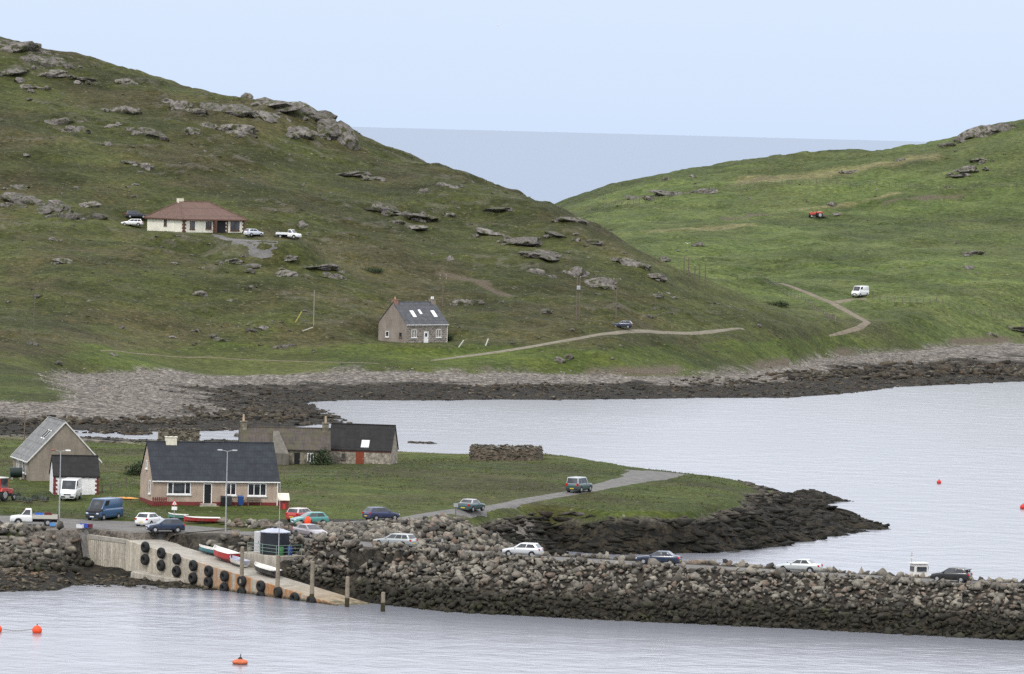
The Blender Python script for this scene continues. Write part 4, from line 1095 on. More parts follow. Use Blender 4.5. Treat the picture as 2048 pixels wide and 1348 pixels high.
# old stone cottage with two chimneys
OLD = wall_mat('lichened_rubble_wall', (0.20, 0.18, 0.135), 0.2, stones=2.2)
MOSS = roof_mat('mossy_old_roof', (0.07, 0.057, 0.048), 0.3, 0.3, .6)
p = hit(568, 929, 640)
h = House('old_stone_cottage', 'old stone cottage with mossy brown roof and a chimney at each gable', 'house', (p[0], p[1] + 1.5, p[2]), R(4), 11.3, 5.6, 1.9, 4.25, OLD, MOSS)
h.chimney(.45, .8, .9, 5.0, OLD, 1, POT, .85); h.chimney(10.8, .8, .9, 5.0, OLD, 1, POT, .85)
h.window('F', 8.9, .4, .8, 1.0, 2); h.door('F', 7.2, -.2, .7, 1.6, DARK)
m = MB(); x0, x1, yf = 4.0 - 5.65, 6.1 - 5.65, -2.8
m.loft([[(x0, yf - 2.6, -1), (x0, yf - 2.6, 1.5), (x0 + .2, yf + 2.2, 4.0), (x0, yf + 1, -1)], [(x1, yf - 2.6, -1), (x1, yf - 2.6, 1.4), (x1 - 1.2, yf + 2.2, 4.0), (x1, yf + 1, -1)]])
m.build('lean_to', wall_mat('grey_lean_to', (.13, .12, .10), .2), h.t)
# shrub beside it
def leaf_mat(name, a, b):
    g = N(name); n = g.noise(1.5, 3); return g.done(g.val(g.mix(g.ramp(n, .35, .65), a, b), g.ramp(g.island(), 0, 1, .55, 1.5)), .7, .2)
def shrub(label, loc, rx, ry, rz, n, mat, group=None, name='shrub'):
    t = thing(name, label, 'shrub', loc, 0, group)
    V, T = [], []
    for i in range(n):
        d = rng.normal(size=3); d /= np.linalg.norm(d); d[2] = abs(d[2]); r_ = rng.uniform(.45, 1.05)
        c = d * r_ * (rx, ry, rz) * (1 + .25 * math.sin(5 * d[0] + 3 * d[1])); a = rng.normal(size=3); a /= np.linalg.norm(a); b = np.cross(a, rng.normal(size=3)); b /= np.linalg.norm(b); s_ = rng.uniform(.06, .15)
        o = len(V); V += [c - a * s_, c + b * s_ * .6, c + a * s_, c - b * s_ * .6]; T.append((o, o + 1, o + 2, o + 3))
    obj('foliage', np_mesh('foliage', np.array(V), np.array(T), mat), t)
    for k in range(5):
        a = k * 1.3; MB().cyl((0, 0, -.1), (rx * .5 * math.cos(a), ry * .5 * math.sin(a), rz * .7), .05, .02, 5).build('stem', WOOD, t)
SHR = leaf_mat('dark_shrub_leaves', (.022, .04, .016), (.05, .065, .03))
q = h.loc(10.3 - 5.65, -4.0); shrub('dark grey green shrub before the old stone cottage', (q[0], q[1], Hz(*q[:2])), 1.5, 1.0, 1.9, 1600, SHR)
p = hit(272, 950, 620); shrub('dark bush at the left gable of the beige bungalow', p, 1.3, 1.2, 1.5, 1300, SHR)

# black roofed byre
p = hit(718, 928, 640)
h = House('black_roofed_byre', 'long grey stone byre with tarred black roof and red door', 'barn', p, R(-8.5), 8.1, 5.2, 1.75, 4.75, wall_mat('pale_grey_rubble', (.30, .265, .215), .2, stones=2.6), TAR, .1)
h.band('fascia_board', plain('red_brown_board', (.10, .03, .022), .7), 1.55, 1.72, .07, 'F')
h.door('F', 4.15, -.2, 1.05, 1.75, plain('rust_red_door', (.2, .045, .02), .7), None); h.window('F', 2.05, .55, .45, .75, 1, WOOD, .06)
h.skylight(4.7, .06, .36, 1.05, plain('clear_sheet', (.75, .78, .82), .4), METAL)

# roofless ruin walls behind the bungalow
def drystone(name, label, cat, pts, hgt, th, mat, n, closed=True, loc=(0, 0, 0)):
    """a rubble wall along a plan line: a core and the stones of its faces"""
    t = thing(name, label, cat, loc)
    P = np.array(pts + ([pts[0]] if closed else []), float); L = np.hypot(*np.diff(P, axis=0).T); cm = np.concatenate([[0], np.cumsum(L)])
    core = MB()
    ringpts = []
    m_ = 48
    for i in range(m_ if closed else m_ + 1):
        s_ = cm[-1] * i / m_; x, y = np.interp(s_, cm, P[:, 0]), np.interp(s_, cm, P[:, 1]); x2, y2 = np.interp((s_ + .3) % cm[-1] if closed else min(s_ + .01, cm[-1]), cm, P[:, 0]), np.interp((s_ + .3) % cm[-1] if closed else min(s_ + .01, cm[-1]), cm, P[:, 1])
        if not closed: x2, y2 = x + (P[-1, 0] - P[0, 0]), y + (P[-1, 1] - P[0, 1])
        dx, dy = x2 - x, y2 - y; l = math.hypot(dx, dy) + 1e-9; nx_, ny_ = dy / l * th * .42, -dx / l * th * .42
        zt = hgt * (.86 + .1 * math.sin(i * 1.7) * (.5))
        ringpts.append([(x + nx_, y + ny_, -.8), (x + nx_, y + ny_, zt), (x - nx_, y - ny_, zt), (x - nx_, y - ny_, -.8)])
    core.loft(ringpts, True, 0, closed); core.build('wall_core', mat, t)
    its = []
    for i in range(n):
        s_ = random.uniform(0, cm[-1]); x, y = np.interp(s_, cm, P[:, 0]), np.interp(s_, cm, P[:, 1]); k = min(int(np.searchsorted(cm, s_)) - 1, len(L) - 1); k = max(k, 0)
        dx, dy = (P[k + 1] - P[k]) / L[k]; sd_ = random.choice((-1, 1)); r_ = random.uniform(.14, .34)
        top = random.random() < .25; off = random.uniform(-.4, .4) * th if top else sd_ * th * .43
        z = hgt * random.uniform(.84, 1.0) if top else random.uniform(0, hgt * .95)
        its.append((x + dy * off, y - dx * off, z, r_ * 1.3, r_ * .8, r_ * .75, math.atan2(dy, dx) + random.uniform(-.2, .2), random.uniform(-.15, .15)))
    scatter_mesh('wall_stones', its, HV, mat, t); return t
RUB = boulder_mat('ruin_rubble_stone', (0.145, 0.125, 0.095), (0.045, 0.042, 0.032), (0.12, 0.09, 0.065), (-5, -4))
p = hit(1012, 922, 640)
plan = [(4.35 * math.copysign(abs(math.cos(a)) ** .62, math.cos(a)), 2.7 * math.copysign(abs(math.sin(a)) ** .62, math.sin(a))) for a in [2 * math.pi * k / 28 for k in range(28)]]
drystone('roofless_blackhouse', 'roofless rounded drystone ruin standing on the headland grass', 'ruin', plan, 1.9, .95, RUB, 900, True, (p[0], p[1] + 2.6, p[2] - .1))
p = PZ(357, 884, 3.7)
drystone('ruined_wall', 'brown ruined stone wall behind the slate roof of the bungalow', 'ruin', [(-2.9, 0), (2.9, .4)], 2.1, .8, RUB, 260, False, (p[0], p[1], 3.5))

# ---- far side: hillside bungalow
CRM = wall_mat('cream_harling', (.70, .67, .56), .1); TILE = roof_mat('red_brown_tiles', (.118, .070, .052), .3, .15); BROWN = plain('brown_quoin', (.10, .05, .035), .8, .2)
x0, y0, z0, _, _ = pads[0]
yaw = R(38); Wb, Db, hw_ = 15.0, 13.0, 2.75
cor = PD(367, 467, 1146.0)
c_, s_ = math.cos(yaw), math.sin(yaw); fr = (cor[0] + c_ * Wb / 2, cor[1] + s_ * Wb / 2, z0 - .05)
h = House('hillside_bungalow', 'cream bungalow with red brown hipped roof up on the hillside', 'house', fr, yaw, Wb, Db, hw_, hw_ + .1, CRM, None)
m = MB(); x, y, o_ = Wb / 2 + .5, Db / 2 + .5, 0
ra, rb, zr = (-3.9, .3), (3.3, .3), hw_ + 3.35
m.add([(-x, -y, hw_ - .05), (x, -y, hw_ - .05), (x, y, hw_ - .05), (-x, y, hw_ - .05), (ra[0], ra[1], zr), (rb[0], rb[1], zr), (-x, -y, hw_ - .25), (x, -y, hw_ - .25), (x, y, hw_ - .25), (-x, y, hw_ - .25)],
      [(0, 1, 5, 4), (1, 2, 5), (2, 3, 4, 5), (3, 0, 4), (9, 8, 7, 6), (0, 6, 7, 1), (1, 7, 8, 2), (2, 8, 9, 3), (3, 9, 6, 0)])
rf_ = m.build('roof', TILE, h.t)
for a, b in (((-x, -y, hw_ - .02), (ra[0], ra[1], zr + .03)), ((x, -y, hw_ - .02), (rb[0], rb[1], zr + .03)), ((ra[0], ra[1], zr + .03), (rb[0], rb[1], zr + .03)), ((-x, y, hw_ - .02), (ra[0], ra[1], zr + .03)), ((x, y, hw_ - .02), (rb[0], rb[1], zr + .03))):
    MB().cyl(a, b, .12, n=6).build('hip_tiles', TILE, rf_)
for a, b, c, d in ((0, -y - .02, 2 * x + .1, .06), (-x - .02, 0, .06, 2 * y), (x + .02, 0, .06, 2 * y)): MB().box((a, b, hw_ - .15), (c, d, .24)).build('fascia_board', BROWN, h.t)
h.fbox(m := MB(), 'F', 7.5, 10.3, 0, 2.5, -.02, .03); m.build('porch_shade', DARK, h.t)  # flat dark sheet on the wall, painting the shade of a recessed porch
h.fbox(m := MB(), 'F', 7.2, 7.6, 0, 2.5, 0, .9); m.build('porch_post', BROWN, h.t)
h.window('F', 2.1, .7, 1.2, 1.6, 1, BROWN); h.window('F', 6.1, .8, 1.4, 1.5, 2, BROWN); h.window('F', 12.6, .5, 2.2, 1.9, 2, BROWN); h.window('L', 6.5, 1.2, 1.0, 1.2, 1, BROWN)
h.quoins('F', 0, 1, BROWN, 2.5, 7, .6, .35); h.quoins('L', 0, 1, BROWN, 2.5, 7, .6, .35); h.quoins('F', 10.9, -1, BROWN, 2.5, 7, .6, .35); h.quoins('F', 15.0, -1, BROWN, 2.5, 7, .6, .35)
MB().box((-3.6, .6, zr + .2), (1.2, .8, .9)).build('chimney', CREAM, h.t)
hbung = h

# ---- stone cottage by the far shore
STONE = wall_mat('squared_grey_stone', (.215, .185, .15), .15, stones=None)
def masonry():
    g = N('coursed_grey_masonry'); oc = g.obcoord(); mp = g.n.new('ShaderNodeMapping'); mp.inputs['Rotation'].default_value = (R(90), 0, 0); g.l.new(oc, mp.inputs[0])
    br = g.n.new('ShaderNodeTexBrick'); br.inputs['Scale'].default_value = 1; br.inputs['Brick Width'].default_value = .75; br.inputs['Row Height'].default_value = .36; br.inputs['Mortar Size'].default_value = .035
    br.inputs['Color1'].default_value = (.12, .105, .088, 1); br.inputs['Color2'].default_value = (.24, .21, .175, 1); br.inputs['Mortar'].default_value = (.33, .30, .26, 1); g.l.new(mp.outputs[0], br.inputs['Vector'])
    n = g.noise(2, 4, oc); g.bump(br.outputs['Fac'], .5, -.05); return g.done(g.val(br.outputs['Color'], g.ramp(n, .25, .75, .7, 1.3)), .9, .2)
GAB = wall_mat('grey_brown_render', (.235, .20, .168), .12)
yaw = R(43); Wc, Dc = 10.6, 8.0
cor = PD(812, 686, 1085.5); c_, s_ = math.cos(yaw), math.sin(yaw)
fr = (cor[0] + c_ * Wc / 2, cor[1] + s_ * Wc / 2, pads[2][2] - .1)
h = House('shore_stone_cottage', 'grey stone cottage with slate roof and white skylights above the far shore', 'house', fr, yaw, Wc, Dc, 3.75, 7.6, GAB, roof_mat('blue_grey_slate', (.075, .078, .085)))
h.fbox(m := MB(), 'F', .02, Wc - .02, -.5, 3.6, -.01, .03); m.build('stone_facing', masonry(), h.t)
h.gutter(WHITE); h.downpipe('F', Wc - .1, WHITE)
h.window('F', 2.0, 1.1, 1.35, 1.5, 2); h.window('F', 8.3, 1.1, 1.35, 1.5, 2); h.door('F', 5.1, 0, .95, 2.15, WHITE, WHITE, True)
SKYW = plain('bright_skylight', (.72, .75, .8), .25)
h.skylight(3.2, .28, .58, .9, SKYW, WHITE); h.skylight(5.3, .42, .62, .6, SKYW, WHITE); h.skylight(8.6, .28, .58, .9, SKYW, WHITE)
h.window('L', 5.4, 1.0, .9, 1.1); h.window('L', 1.6, 1.1, .8, .9, 1, WOOD)
h.chimney(.5, .8, 1.1, 8.2, plain('red_brick_stack', (.25, .14, .1), .9), 1, POT, .4); h.chimney(10.1, .8, 1.1, 8.2, GAB, 2, WHITE, .5)
scot = h
# ------------------------------------------------------------------ vehicles
TYRE = plain('tyre_rubber', (.018, .018, .018), .85, .2)
RIM = plain('alloy_rim', (.42, .42, .43), .4, .1, metal=.6)
CGLASS = GLASS
TRIM = plain('black_trim', (.02, .02, .022), .6, .1)
HEADL = plain('headlamp_lens', (.6, .62, .65), .15, .05)
TAILL = plain('tail_lamp_lens', (.38, .015, .012), .2, .1)
PLATEY = plain('yellow_plate', (.6, .45, .05), .5, .05); PLATEW = plain('white_plate', (.7, .7, .68), .5, .05)
KINDS_ = {  # length, body stations (x from front, top z, half width), cabin base x0,x1, cabin top x0,x1, roof z, wheel radius
    'hatch': dict(L=4.0, st=[(2.0, .60, .70), (1.86, .76, .80), (1.0, .92, .85), (.6, .96, .86), (-1.5, 1.0, .86), (-1.88, 1.0, .82), (-2.0, .74, .76)], cb=(.95, -1.93), ct=(.1, -1.42), zr=1.47, wr=.31),
    'saloon': dict(L=4.5, st=[(2.25, .58, .70), (2.1, .74, .81), (1.15, .90, .87), (.75, .94, .88), (-1.3, .97, .88), (-2.08, .98, .84), (-2.25, .72, .76)], cb=(1.0, -1.6), ct=(.1, -.98), zr=1.42, wr=.32),
    'estate': dict(L=4.5, st=[(2.25, .58, .70), (2.1, .74, .81), (1.15, .90, .87), (.75, .94, .88), (-1.6, .98, .88), (-2.1, .99, .84), (-2.25, .74, .78)], cb=(1.0, -2.18), ct=(.1, -1.78), zr=1.46, wr=.32),
    'offroad': dict(L=4.4, st=[(2.2, .75, .78), (2.08, .96, .86), (1.2, 1.04, .89), (.8, 1.06, .89), (-1.7, 1.08, .89), (-2.1, 1.08, .87), (-2.2, .85, .84)], cb=(1.0, -2.14), ct=(.45, -2.02), zr=1.84, wr=.37),
    'van': dict(L=5.1, st=[(2.55, .75, .80), (2.42, 1.0, .92), (1.85, 1.22, .95), (1.5, 1.27, .96), (-2.2, 1.27, .96), (-2.5, 1.27, .95), (-2.55, .8, .93)], cb=(1.95, -2.52), ct=(1.15, -2.46), zr=2.35, wr=.34),
}
def sweep_body(st, zb=.24):
    rings = []
    for x, zt, w in st:
        rings.append([(x, -w * .86, zb), (x, -w, zb + .2), (x, -w, zt - .16), (x, -w * .93, zt), (x, w * .93, zt), (x, w, zt - .16), (x, w, zb + .2), (x, w * .86, zb)])
    return rings
def quadpatch(m, q, u0, u1, v0, v1, off, th=.025):
    q = [Vector(a) for a in q]; n = (q[1] - q[0]).cross(q[3] - q[0]).normalized()
    f = lambda u, v: (q[0] * (1 - u) + q[1] * u) * (1 - v) + (q[3] * (1 - u) + q[2] * u) * v
    b = [f(u0, v0), f(u1, v0), f(u1, v1), f(u0, v1)]
    m.hexa([tuple(p_ + n * (off - th)) for p_ in b], [tuple(p_ + n * off) for p_ in b])
def wheel(t, x, y, r_, w=.2):
    sg = 1 if y > 0 else -1
    m = MB(); prof = [(r_ * .62, -w / 2), (r_ * .93, -w / 2), (r_, -w * .32), (r_, w * .32), (r_ * .93, w / 2), (r_ * .62, w / 2)]
    n = 18; rings = [[(x + a * math.cos(2 * math.pi * k / n), y + b, r_ + a * math.sin(2 * math.pi * k / n)) for k in range(n)] for a, b in prof]
    m.loft(rings, True); wo_ = m.build('wheel', TYRE, t, smooth=40)
    m = MB(); m.cyl((x, y + sg * w * .3, r_), (x, y + sg * w * .54, r_), r_ * .6, r_ * .55, 14); m.build('rim', RIM, wo_)
def car(label, kind, color, loc, yaw, pname='car', name=None, group=None, metal=0.0, panel=False, wing=False, slope=0.0, roofc=None, nose=False):
    K = KINDS_[kind]; t = thing(name or ('van' if kind == 'van' else 'car'), label, 'van' if kind == 'van' else 'car', loc, yaw, group)
    if slope: t.rotation_euler = (0, slope, yaw)
    pm = paint('paint_' + pname, color, metal); st = K['st']; L = K['L']; wr = K['wr']
    m = MB(); m.loft(sweep_body(st)); body = m.build('body', pm, t, smooth=35, bevel=.03)
    (b0, b1), (t0, t1), zr = K['cb'], K['ct'], K['zr']
    zb0 = np.interp(-b0, [-s_[0] for s_ in st], [s_[1] for s_ in st]) - .03; zb1 = np.interp(-b1, [-s_[0] for s_ in st], [s_[1] for s_ in st]) - .03
    w = max(s_[2] for s_ in st); wb, wt = w * .915, w * (.90 if kind == 'van' else .80 if kind == 'offroad' else .72)
    B = [(b0, -wb, zb0), (b0, wb, zb0), (b1, wb, zb1), (b1, -wb, zb1)]; T_ = [(t0, -wt, zr - .03), (t0, wt, zr - .03), (t1, wt, zr - .02), (t1, -wt, zr - .02)]
    m = MB(); m.hexa(B, T_); m.build('cabin', paint('paint_' + pname + '_roof', roofc, metal) if roofc else pm, t, smooth=50, bevel=.055)
    if kind != 'van' or not panel:
        pass
    ws = [B[1], B[0], T_[0], T_[1]]; m = MB(); quadpatch(m, ws, .06, .94, .08, .9, .012); m.build('windscreen', CGLASS, t)
    rw = [B[3], B[2], T_[2], T_[3]]
    if not panel: m = MB(); quadpatch(m, rw, .08, .92, .18, .88, .012); m.build('rear_window', CGLASS, t)
    sides = ([B[0], B[3], T_[3], T_[0]], [B[2], B[1], T_[1], T_[2]])
    for k, sd_ in enumerate(sides):
        if kind == 'van': spans = [(.05, .26)] if panel else [(.05, .26), (.3, .6), (.63, .95)]
        elif kind in ('estate', 'offroad'): spans = [(.09, .38), (.41, .66), (.69, .93)]
        else: spans = [(.11, .48), (.51, .88)]
        for a, b in spans:
            if k == 1: a, b = 1 - b, 1 - a
            m = MB(); v0, v1 = (.38, .86) if kind == 'van' else (.14, .86)
            quadpatch(m, sd_, a, b, v0, v1, .012); m.build('side_window', CGLASS, t)
    fx, rx = L * .315, -L * .30
    for x in (fx, rx):
        for sg in (-1, 1):
            ww = float(np.interp(-x, [-s_[0] for s_ in st], [s_[2] for s_ in st]))
            m = MB(); m.cyl((x, sg * (ww - .2), wr + .02), (x, sg * (ww + .006), wr + .02), wr + .055, n=18); m.build('wheel_arch', TRIM, t)
            wheel(t, x, sg * (ww - .085), wr)
    fw, rwid = st[1][2], st[-2][2]; zf = st[0][1]
    for sg in (-1, 1):
        MB().box((L / 2 - .1, sg * fw * .72, zf + .03), (.2, .32, .15)).build('headlight', HEADL, t, bevel=.03)
        zt_ = st[-1][1]
        MB().box((-L / 2 + .06, sg * rwid * .82, zt_ + (.08 if kind != 'van' else .3)), (.16, .24, .2 if kind not in ('van', 'offroad') else .34)).build('tail_light', TAILL, t, bevel=.02)
        MB().box((b0 - .32, sg * (w + .07), zb0 + .1), (.12, .16, .12)).build('mirror', pm, t, bevel=.03)
    MB().box((L / 2 - .03, 0, .42), (.12, fw * 1.62, .2)).build('bumper', TRIM if kind in ('van', 'offroad') else pm, t, bevel=.04)
    MB().box((-L / 2 + .03, 0, .44), (.12, rwid * 1.75, .22)).build('bumper', TRIM if kind in ('van', 'offroad') else pm, t, bevel=.04)
    MB().box((L / 2 + .035, 0, .42), (.02, .5, .11)).build('number_plate', PLATEW, t); MB().box((-L / 2 - .035 if kind != 'hatch' else -L / 2 - .035, 0, .5), (.02, .5, .11)).build('number_plate', PLATEY, t)
    MB().box((L / 2 - .005, 0, zf - .06), (.06, fw * .9, .13)).build('grille', TRIM, t)
    if nose:
        MB().hexa([(1.78, -.965, .3), (2.585, -.86, .3), (2.585, .86, .3), (1.78, .965, .3)], [(1.78, -.965, 1.27), (2.5, -.88, 1.08), (2.5, .88, 1.08), (1.78, .965, 1.27)]).build('black_nose', TRIM, t, bevel=.05)
    if wing:
        MB().box((-L / 2 + .2, 0, st[-2][1] + .3), (.3, w * 1.7, .04)).build('spoiler', TRIM, t)
        for sg in (-.5, .5): MB().box((-L / 2 + .22, sg, st[-2][1] + .13), (.12, .04, .32)).build('spoiler_stay', TRIM, t)
    return t
def at(px, py, dmin=560.0): p = hit(px, py, dmin); return (p[0], p[1], p[2] + .05)
def on_road(px, pts=road_pts):
    """point of the causeway road seen at a photograph column"""
    best = None
    for i in range(len(pts) - 1):
        for k in range(40):
            t_ = k / 40; a, b = np.array(pts[i]), np.array(pts[i + 1]); q = a + (b - a) * t_
            v = q - CAM; x = 1024 + F * (v @ _r) / (v @ _fw)
            if best is None or abs(x - px) < best[0]: best = (abs(x - px), q, math.atan2(*(b - a)[1::-1]))
    return best[1], best[2]
def road_car(px, label, kind, color, pname, rev=False, off=0.0, **kw):
    q, a = on_road(px); n = (-math.sin(a), math.cos(a))
    x, y = q[0] + n[0] * off, q[1] + n[1] * off
    car(label, kind, color, (x, y, Hz(x, y) + .06), a + (math.pi if rev else 0), pname, **kw)
road_car(617, 'silver and maroon car beside the black tank on the causeway approach', 'saloon', (.30, .27, .28), 'silver_maroon', metal=.4, off=.2)
road_car(790, 'silver estate car half hidden behind the rubble at the causeway start', 'estate', (.34, .36, .35), 'silver_grey', True, metal=.4, off=-.3)
road_car(1047, 'silver hatchback on the causeway with red tail lamp showing', 'hatch', (.55, .56, .57), 'bright_silver', True, metal=.3, off=-.8)
road_car(1322, 'navy blue saloon car on the causeway', 'saloon', (.010, .022, .055), 'navy', True, off=-.6)
road_car(1603, 'pale silver saloon car on the causeway, roof just above the boulders', 'saloon', (.46, .48, .47), 'pale_silver', True, metal=.3, off=-.4)
road_car(1910, 'black coupe with a rear spoiler on the causeway', 'hatch', (.012, .012, .014), 'black', True, wing=True, off=-.4)
car('white hatchback parked in the car park behind the dark blue car', 'hatch', (.68, .68, .68), at(299, 1053), R(66), 'white')
car('dark blue hatchback in the car park at the head of the slipway', 'hatch', (.008, .022, .055), at(330, 1071), R(196), 'dark_blue')
car('white van with raised roof parked in front of the white shed', 'van', (.68, .68, .67), at(141, 1000), R(266), 'van_white', panel=True)
car('blue van with black front parked on the grass verge', 'van', (.03, .08, .17), at(208, 1040), R(243), 'van_blue', panel=True, nose=True)
car('red estate car parked behind the teal hatchback', 'estate', (.33, .03, .025), at(604, 1042), R(60), 'red', roofc=(.5, .42, .4))
car('teal green hatchback beside the orange float', 'hatch', (.07, .24, .22), at(619, 1052), R(204), 'teal')
car('navy hatchback at the start of the headland road', 'hatch', (.022, .032, .085), at(762, 1041), R(35), 'indigo')
car('dark green saloon with pale boot driving out on the headland road', 'saloon', (.02, .06, .06), at(942, 1023), R(66), 'bottle_green', roofc=(.35, .33, .33))
car('green boxy four wheel drive car on the headland road', 'offroad', (.03, .07, .065), at(1158, 985), R(66), 'forest_green', roofc=(.3, .33, .33))
# far side
car('white car parked at the left end of the hillside bungalow', 'estate', (.68, .68, .68), at(264, 453, 900), R(178), 'white_far')
car('silver blue hatchback parked on the bungalow driveway', 'hatch', (.55, .58, .64), at(507, 473, 900), R(40), 'silver_blue')
car('dark car beyond the left end of the hillside bungalow', 'estate', (.03, .035, .05), at(272, 438, 900), R(10), 'charcoal')
car('dark blue car parked beside the shore track', 'hatch', (.02, .03, .06), at(1245, 657, 900), R(170), 'dusk_blue')
car('white high roofed van parked in the green valley', 'van', (.72, .72, .72), at(1720, 594, 1100), R(238), 'van_valley', panel=True)

def pickup(label, loc, yaw, color, load=True):
    t = thing('pickup_truck', label, 'pickup', loc, yaw); pm = paint('paint_pickup_' + label.split()[0] + str(load), color)
    m = MB(); m.loft(sweep_body([(2.5, .75, .78), (2.38, .96, .86), (1.7, 1.06, .88), (1.2, 1.1, .88), (.2, 1.1, .88), (.1, 1.0, .86)], .3)); m.build('body', pm, t, smooth=35, bevel=.03)
    B = [(1.4, -.8, 1.07), (1.4, .8, 1.07), (.12, .8, 1.07), (.12, -.8, 1.07)]; T_ = [(.8, -.7, 1.8), (.8, .7, 1.8), (.2, .7, 1.8), (.2, -.7, 1.8)]
    MB().hexa(B, T_).build('cabin', pm, t, smooth=50, bevel=.05)
    m = MB(); quadpatch(m, [B[1], B[0], T_[0], T_[1]], .06, .94, .1, .9, .012); m.build('windscreen', CGLASS, t)
    m = MB(); quadpatch(m, [B[3], B[2], T_[2], T_[3]], .1, .9, .25, .85, .012); m.build('rear_window', CGLASS, t)
    for sd_ in ([B[0], B[3], T_[3], T_[0]], [B[2], B[1], T_[1], T_[2]]): m = MB(); quadpatch(m, sd_, .2, .9, .15, .86, .012); m.build('side_window', CGLASS, t)
    bm_ = paint('paint_bed_pale', (.45, .43, .36)) if load else pm
    MB().box((-1.25, 0, .72), (2.7, 1.8, .1)).build('bed_floor', TRIM, t)
    for a, s_ in (((-1.25, .88, .98), (2.7, .05, .42)), ((-1.25, -.88, .98), (2.7, .05, .42)), ((-2.58, 0, .98), (.05, 1.7, .42))): MB().box(a, s_).build('bed_side', bm_, t)
    MB().box((-1.1, 0, .52), (3.0, .8, .25)).build('chassis', TRIM, t)
    for x in (1.6, -1.55):
        for sg in (-1, 1):
            MB().cyl((x, sg * .65, .39), (x, sg * .885, .39), .43, n=18).build('wheel_arch', TRIM, t); wheel(t, x, sg * .80, .36)
    for sg in (-1, 1):
        MB().box((2.42, sg * .62, .8), (.16, .3, .16)).build('headlight', HEADL, t); MB().box((-2.62, sg * .75, .8), (.06, .14, .3)).build('tail_light', TAILL, t)
    return t
pk = pickup('white flatbed pickup above the boulder bank', at(66, 1052), R(186), (.66, .66, .66))
def crate(label, cat, c, loc, size, yaw, nm, name='fish_box'):
    t = thing(name, label, cat, loc, yaw); pm = plain(nm, c, .5); x, y, z = size; th = .04
    MB().box((0, 0, th / 2), (x, y, th)).build('base', pm, t)
    for a, s_ in (((x / 2 - th / 2, 0, z / 2), (th, y, z)), ((-x / 2 + th / 2, 0, z / 2), (th, y, z)), ((0, y / 2 - th / 2, z / 2), (x - 2 * th, th, z)), ((0, -y / 2 + th / 2, z / 2), (x - 2 * th, th, z))): MB().box(a, s_).build('side', pm, t)
pl = pk.location; cy_, sy_ = math.cos(R(186)), math.sin(R(186))
def onbed(x, y, z): return (pl[0] + cy_ * x - sy_ * y, pl[1] + sy_ * x + cy_ * y, pl[2] + z)
crate('bright blue box in the bed of the white flatbed pickup', 'box', (.03, .13, .5), onbed(-.6, .2, .78), (.9, 1.1, .55), R(186), 'blue_box')
crate('dark red box in the bed of the white flatbed pickup', 'box', (.12, .02, .02), onbed(-1.6, -.1, .78), (.8, 1.0, .6), R(186), 'dark_red_box')
pickup('white pickup with dark canopy on the bungalow driveway', at(578, 478, 900), R(-28), (.7, .7, .7), False)
# tractors
def tractor(label, loc, yaw, cab, c=(.38, .03, .02), nm='tractor_red', implement=False):
    t = thing('tractor', label, 'tractor', loc, yaw); pm = paint('paint_' + nm, c)
    MB().hexa([(.2, -.32, .75), (1.75, -.28, .75), (1.75, .28, .75), (.2, .32, .75)], [(.2, -.3, 1.4), (1.7, -.25, 1.3), (1.7, .25, 1.3), (.2, .3, 1.4)]).build('bonnet', pm, t, bevel=.05)
    MB().box((.3, 0, .65), (2.6, .4, .4)).build('chassis', TRIM, t); MB().box((1.78, 0, 1.0), (.05, .45, .45)).build('grille', TRIM, t)
    for sg in (-1, 1):
        wheel(t, -.75, sg * .78, .72, .38); wheel(t, 1.35, sg * .65, .38, .22)
        MB().hexa([(-1.5, sg * .55, 1.1), (-.1, sg * .55, 1.1), (-.1, sg * .98, 1.1), (-1.5, sg * .98, 1.1)], [(-1.3, sg * .55, 1.55), (-.2, sg * .55, 1.55), (-.2, sg * .98, 1.5), (-1.3, sg * .98, 1.5)]).build('mudguard', pm, t, bevel=.04)
        MB().box((1.72, sg * .18, 1.18), (.06, .14, .1)).build('headlight', HEADL, t)
    MB().cyl((.9, .2, 1.3), (.9, .2, 2.1), .04, n=8).build('exhaust', TRIM, t); MB().box((-.6, 0, 1.25), (.5, .5, .12)).build('seat', TRIM, t)
    MB().cyl((-.02, -.2, 1.5), (.02, .2, 1.52), .03, n=6).build('steering_wheel', TRIM, t)
    if cab:
        for sx, sy in ((-1.35, -.65), (-1.35, .65), (.1, -.65), (.1, .65)): MB().box((sx, sy, 1.95), (.1, .1, 1.25)).build('cab_post', pm, t)
        MB().box((-.62, 0, 2.62), (1.7, 1.5, .14)).build('cab_roof', plain('pale_cab_roof', (.5, .48, .44), .6), t, bevel=.04)
        for a, s_ in (((-1.37, 0, 2.0), (.03, 1.15, 1.0)), ((.12, 0, 2.0), (.03, 1.15, 1.0)), ((-.62, .67, 2.0), (1.3, .03, 1.0)), ((-.62, -.67, 2.0), (1.3, .03, 1.0))): MB().box(a, s_).build('cab_window', CGLASS, t)
        MB().box((-1.42, 0, 1.45), (.06, 1.4, .5)).build('rear_panel', pm, t)
    if implement:
        MB().box((-2.0, 0, .55), (.9, 1.5, .3)).build('implement', WOOD, t); MB().box((-1.4, 0, .6), (.6, .12, .12)).build('drawbar', TRIM, t)
tractor('red tractor with cab beside the grey gabled house', at(4, 1002, 600), R(60), True)
tractor('red tractor out on the green hill field', at(1632, 436, 1200), R(195), False, (.42, .05, .03), 'field_tractor', True)
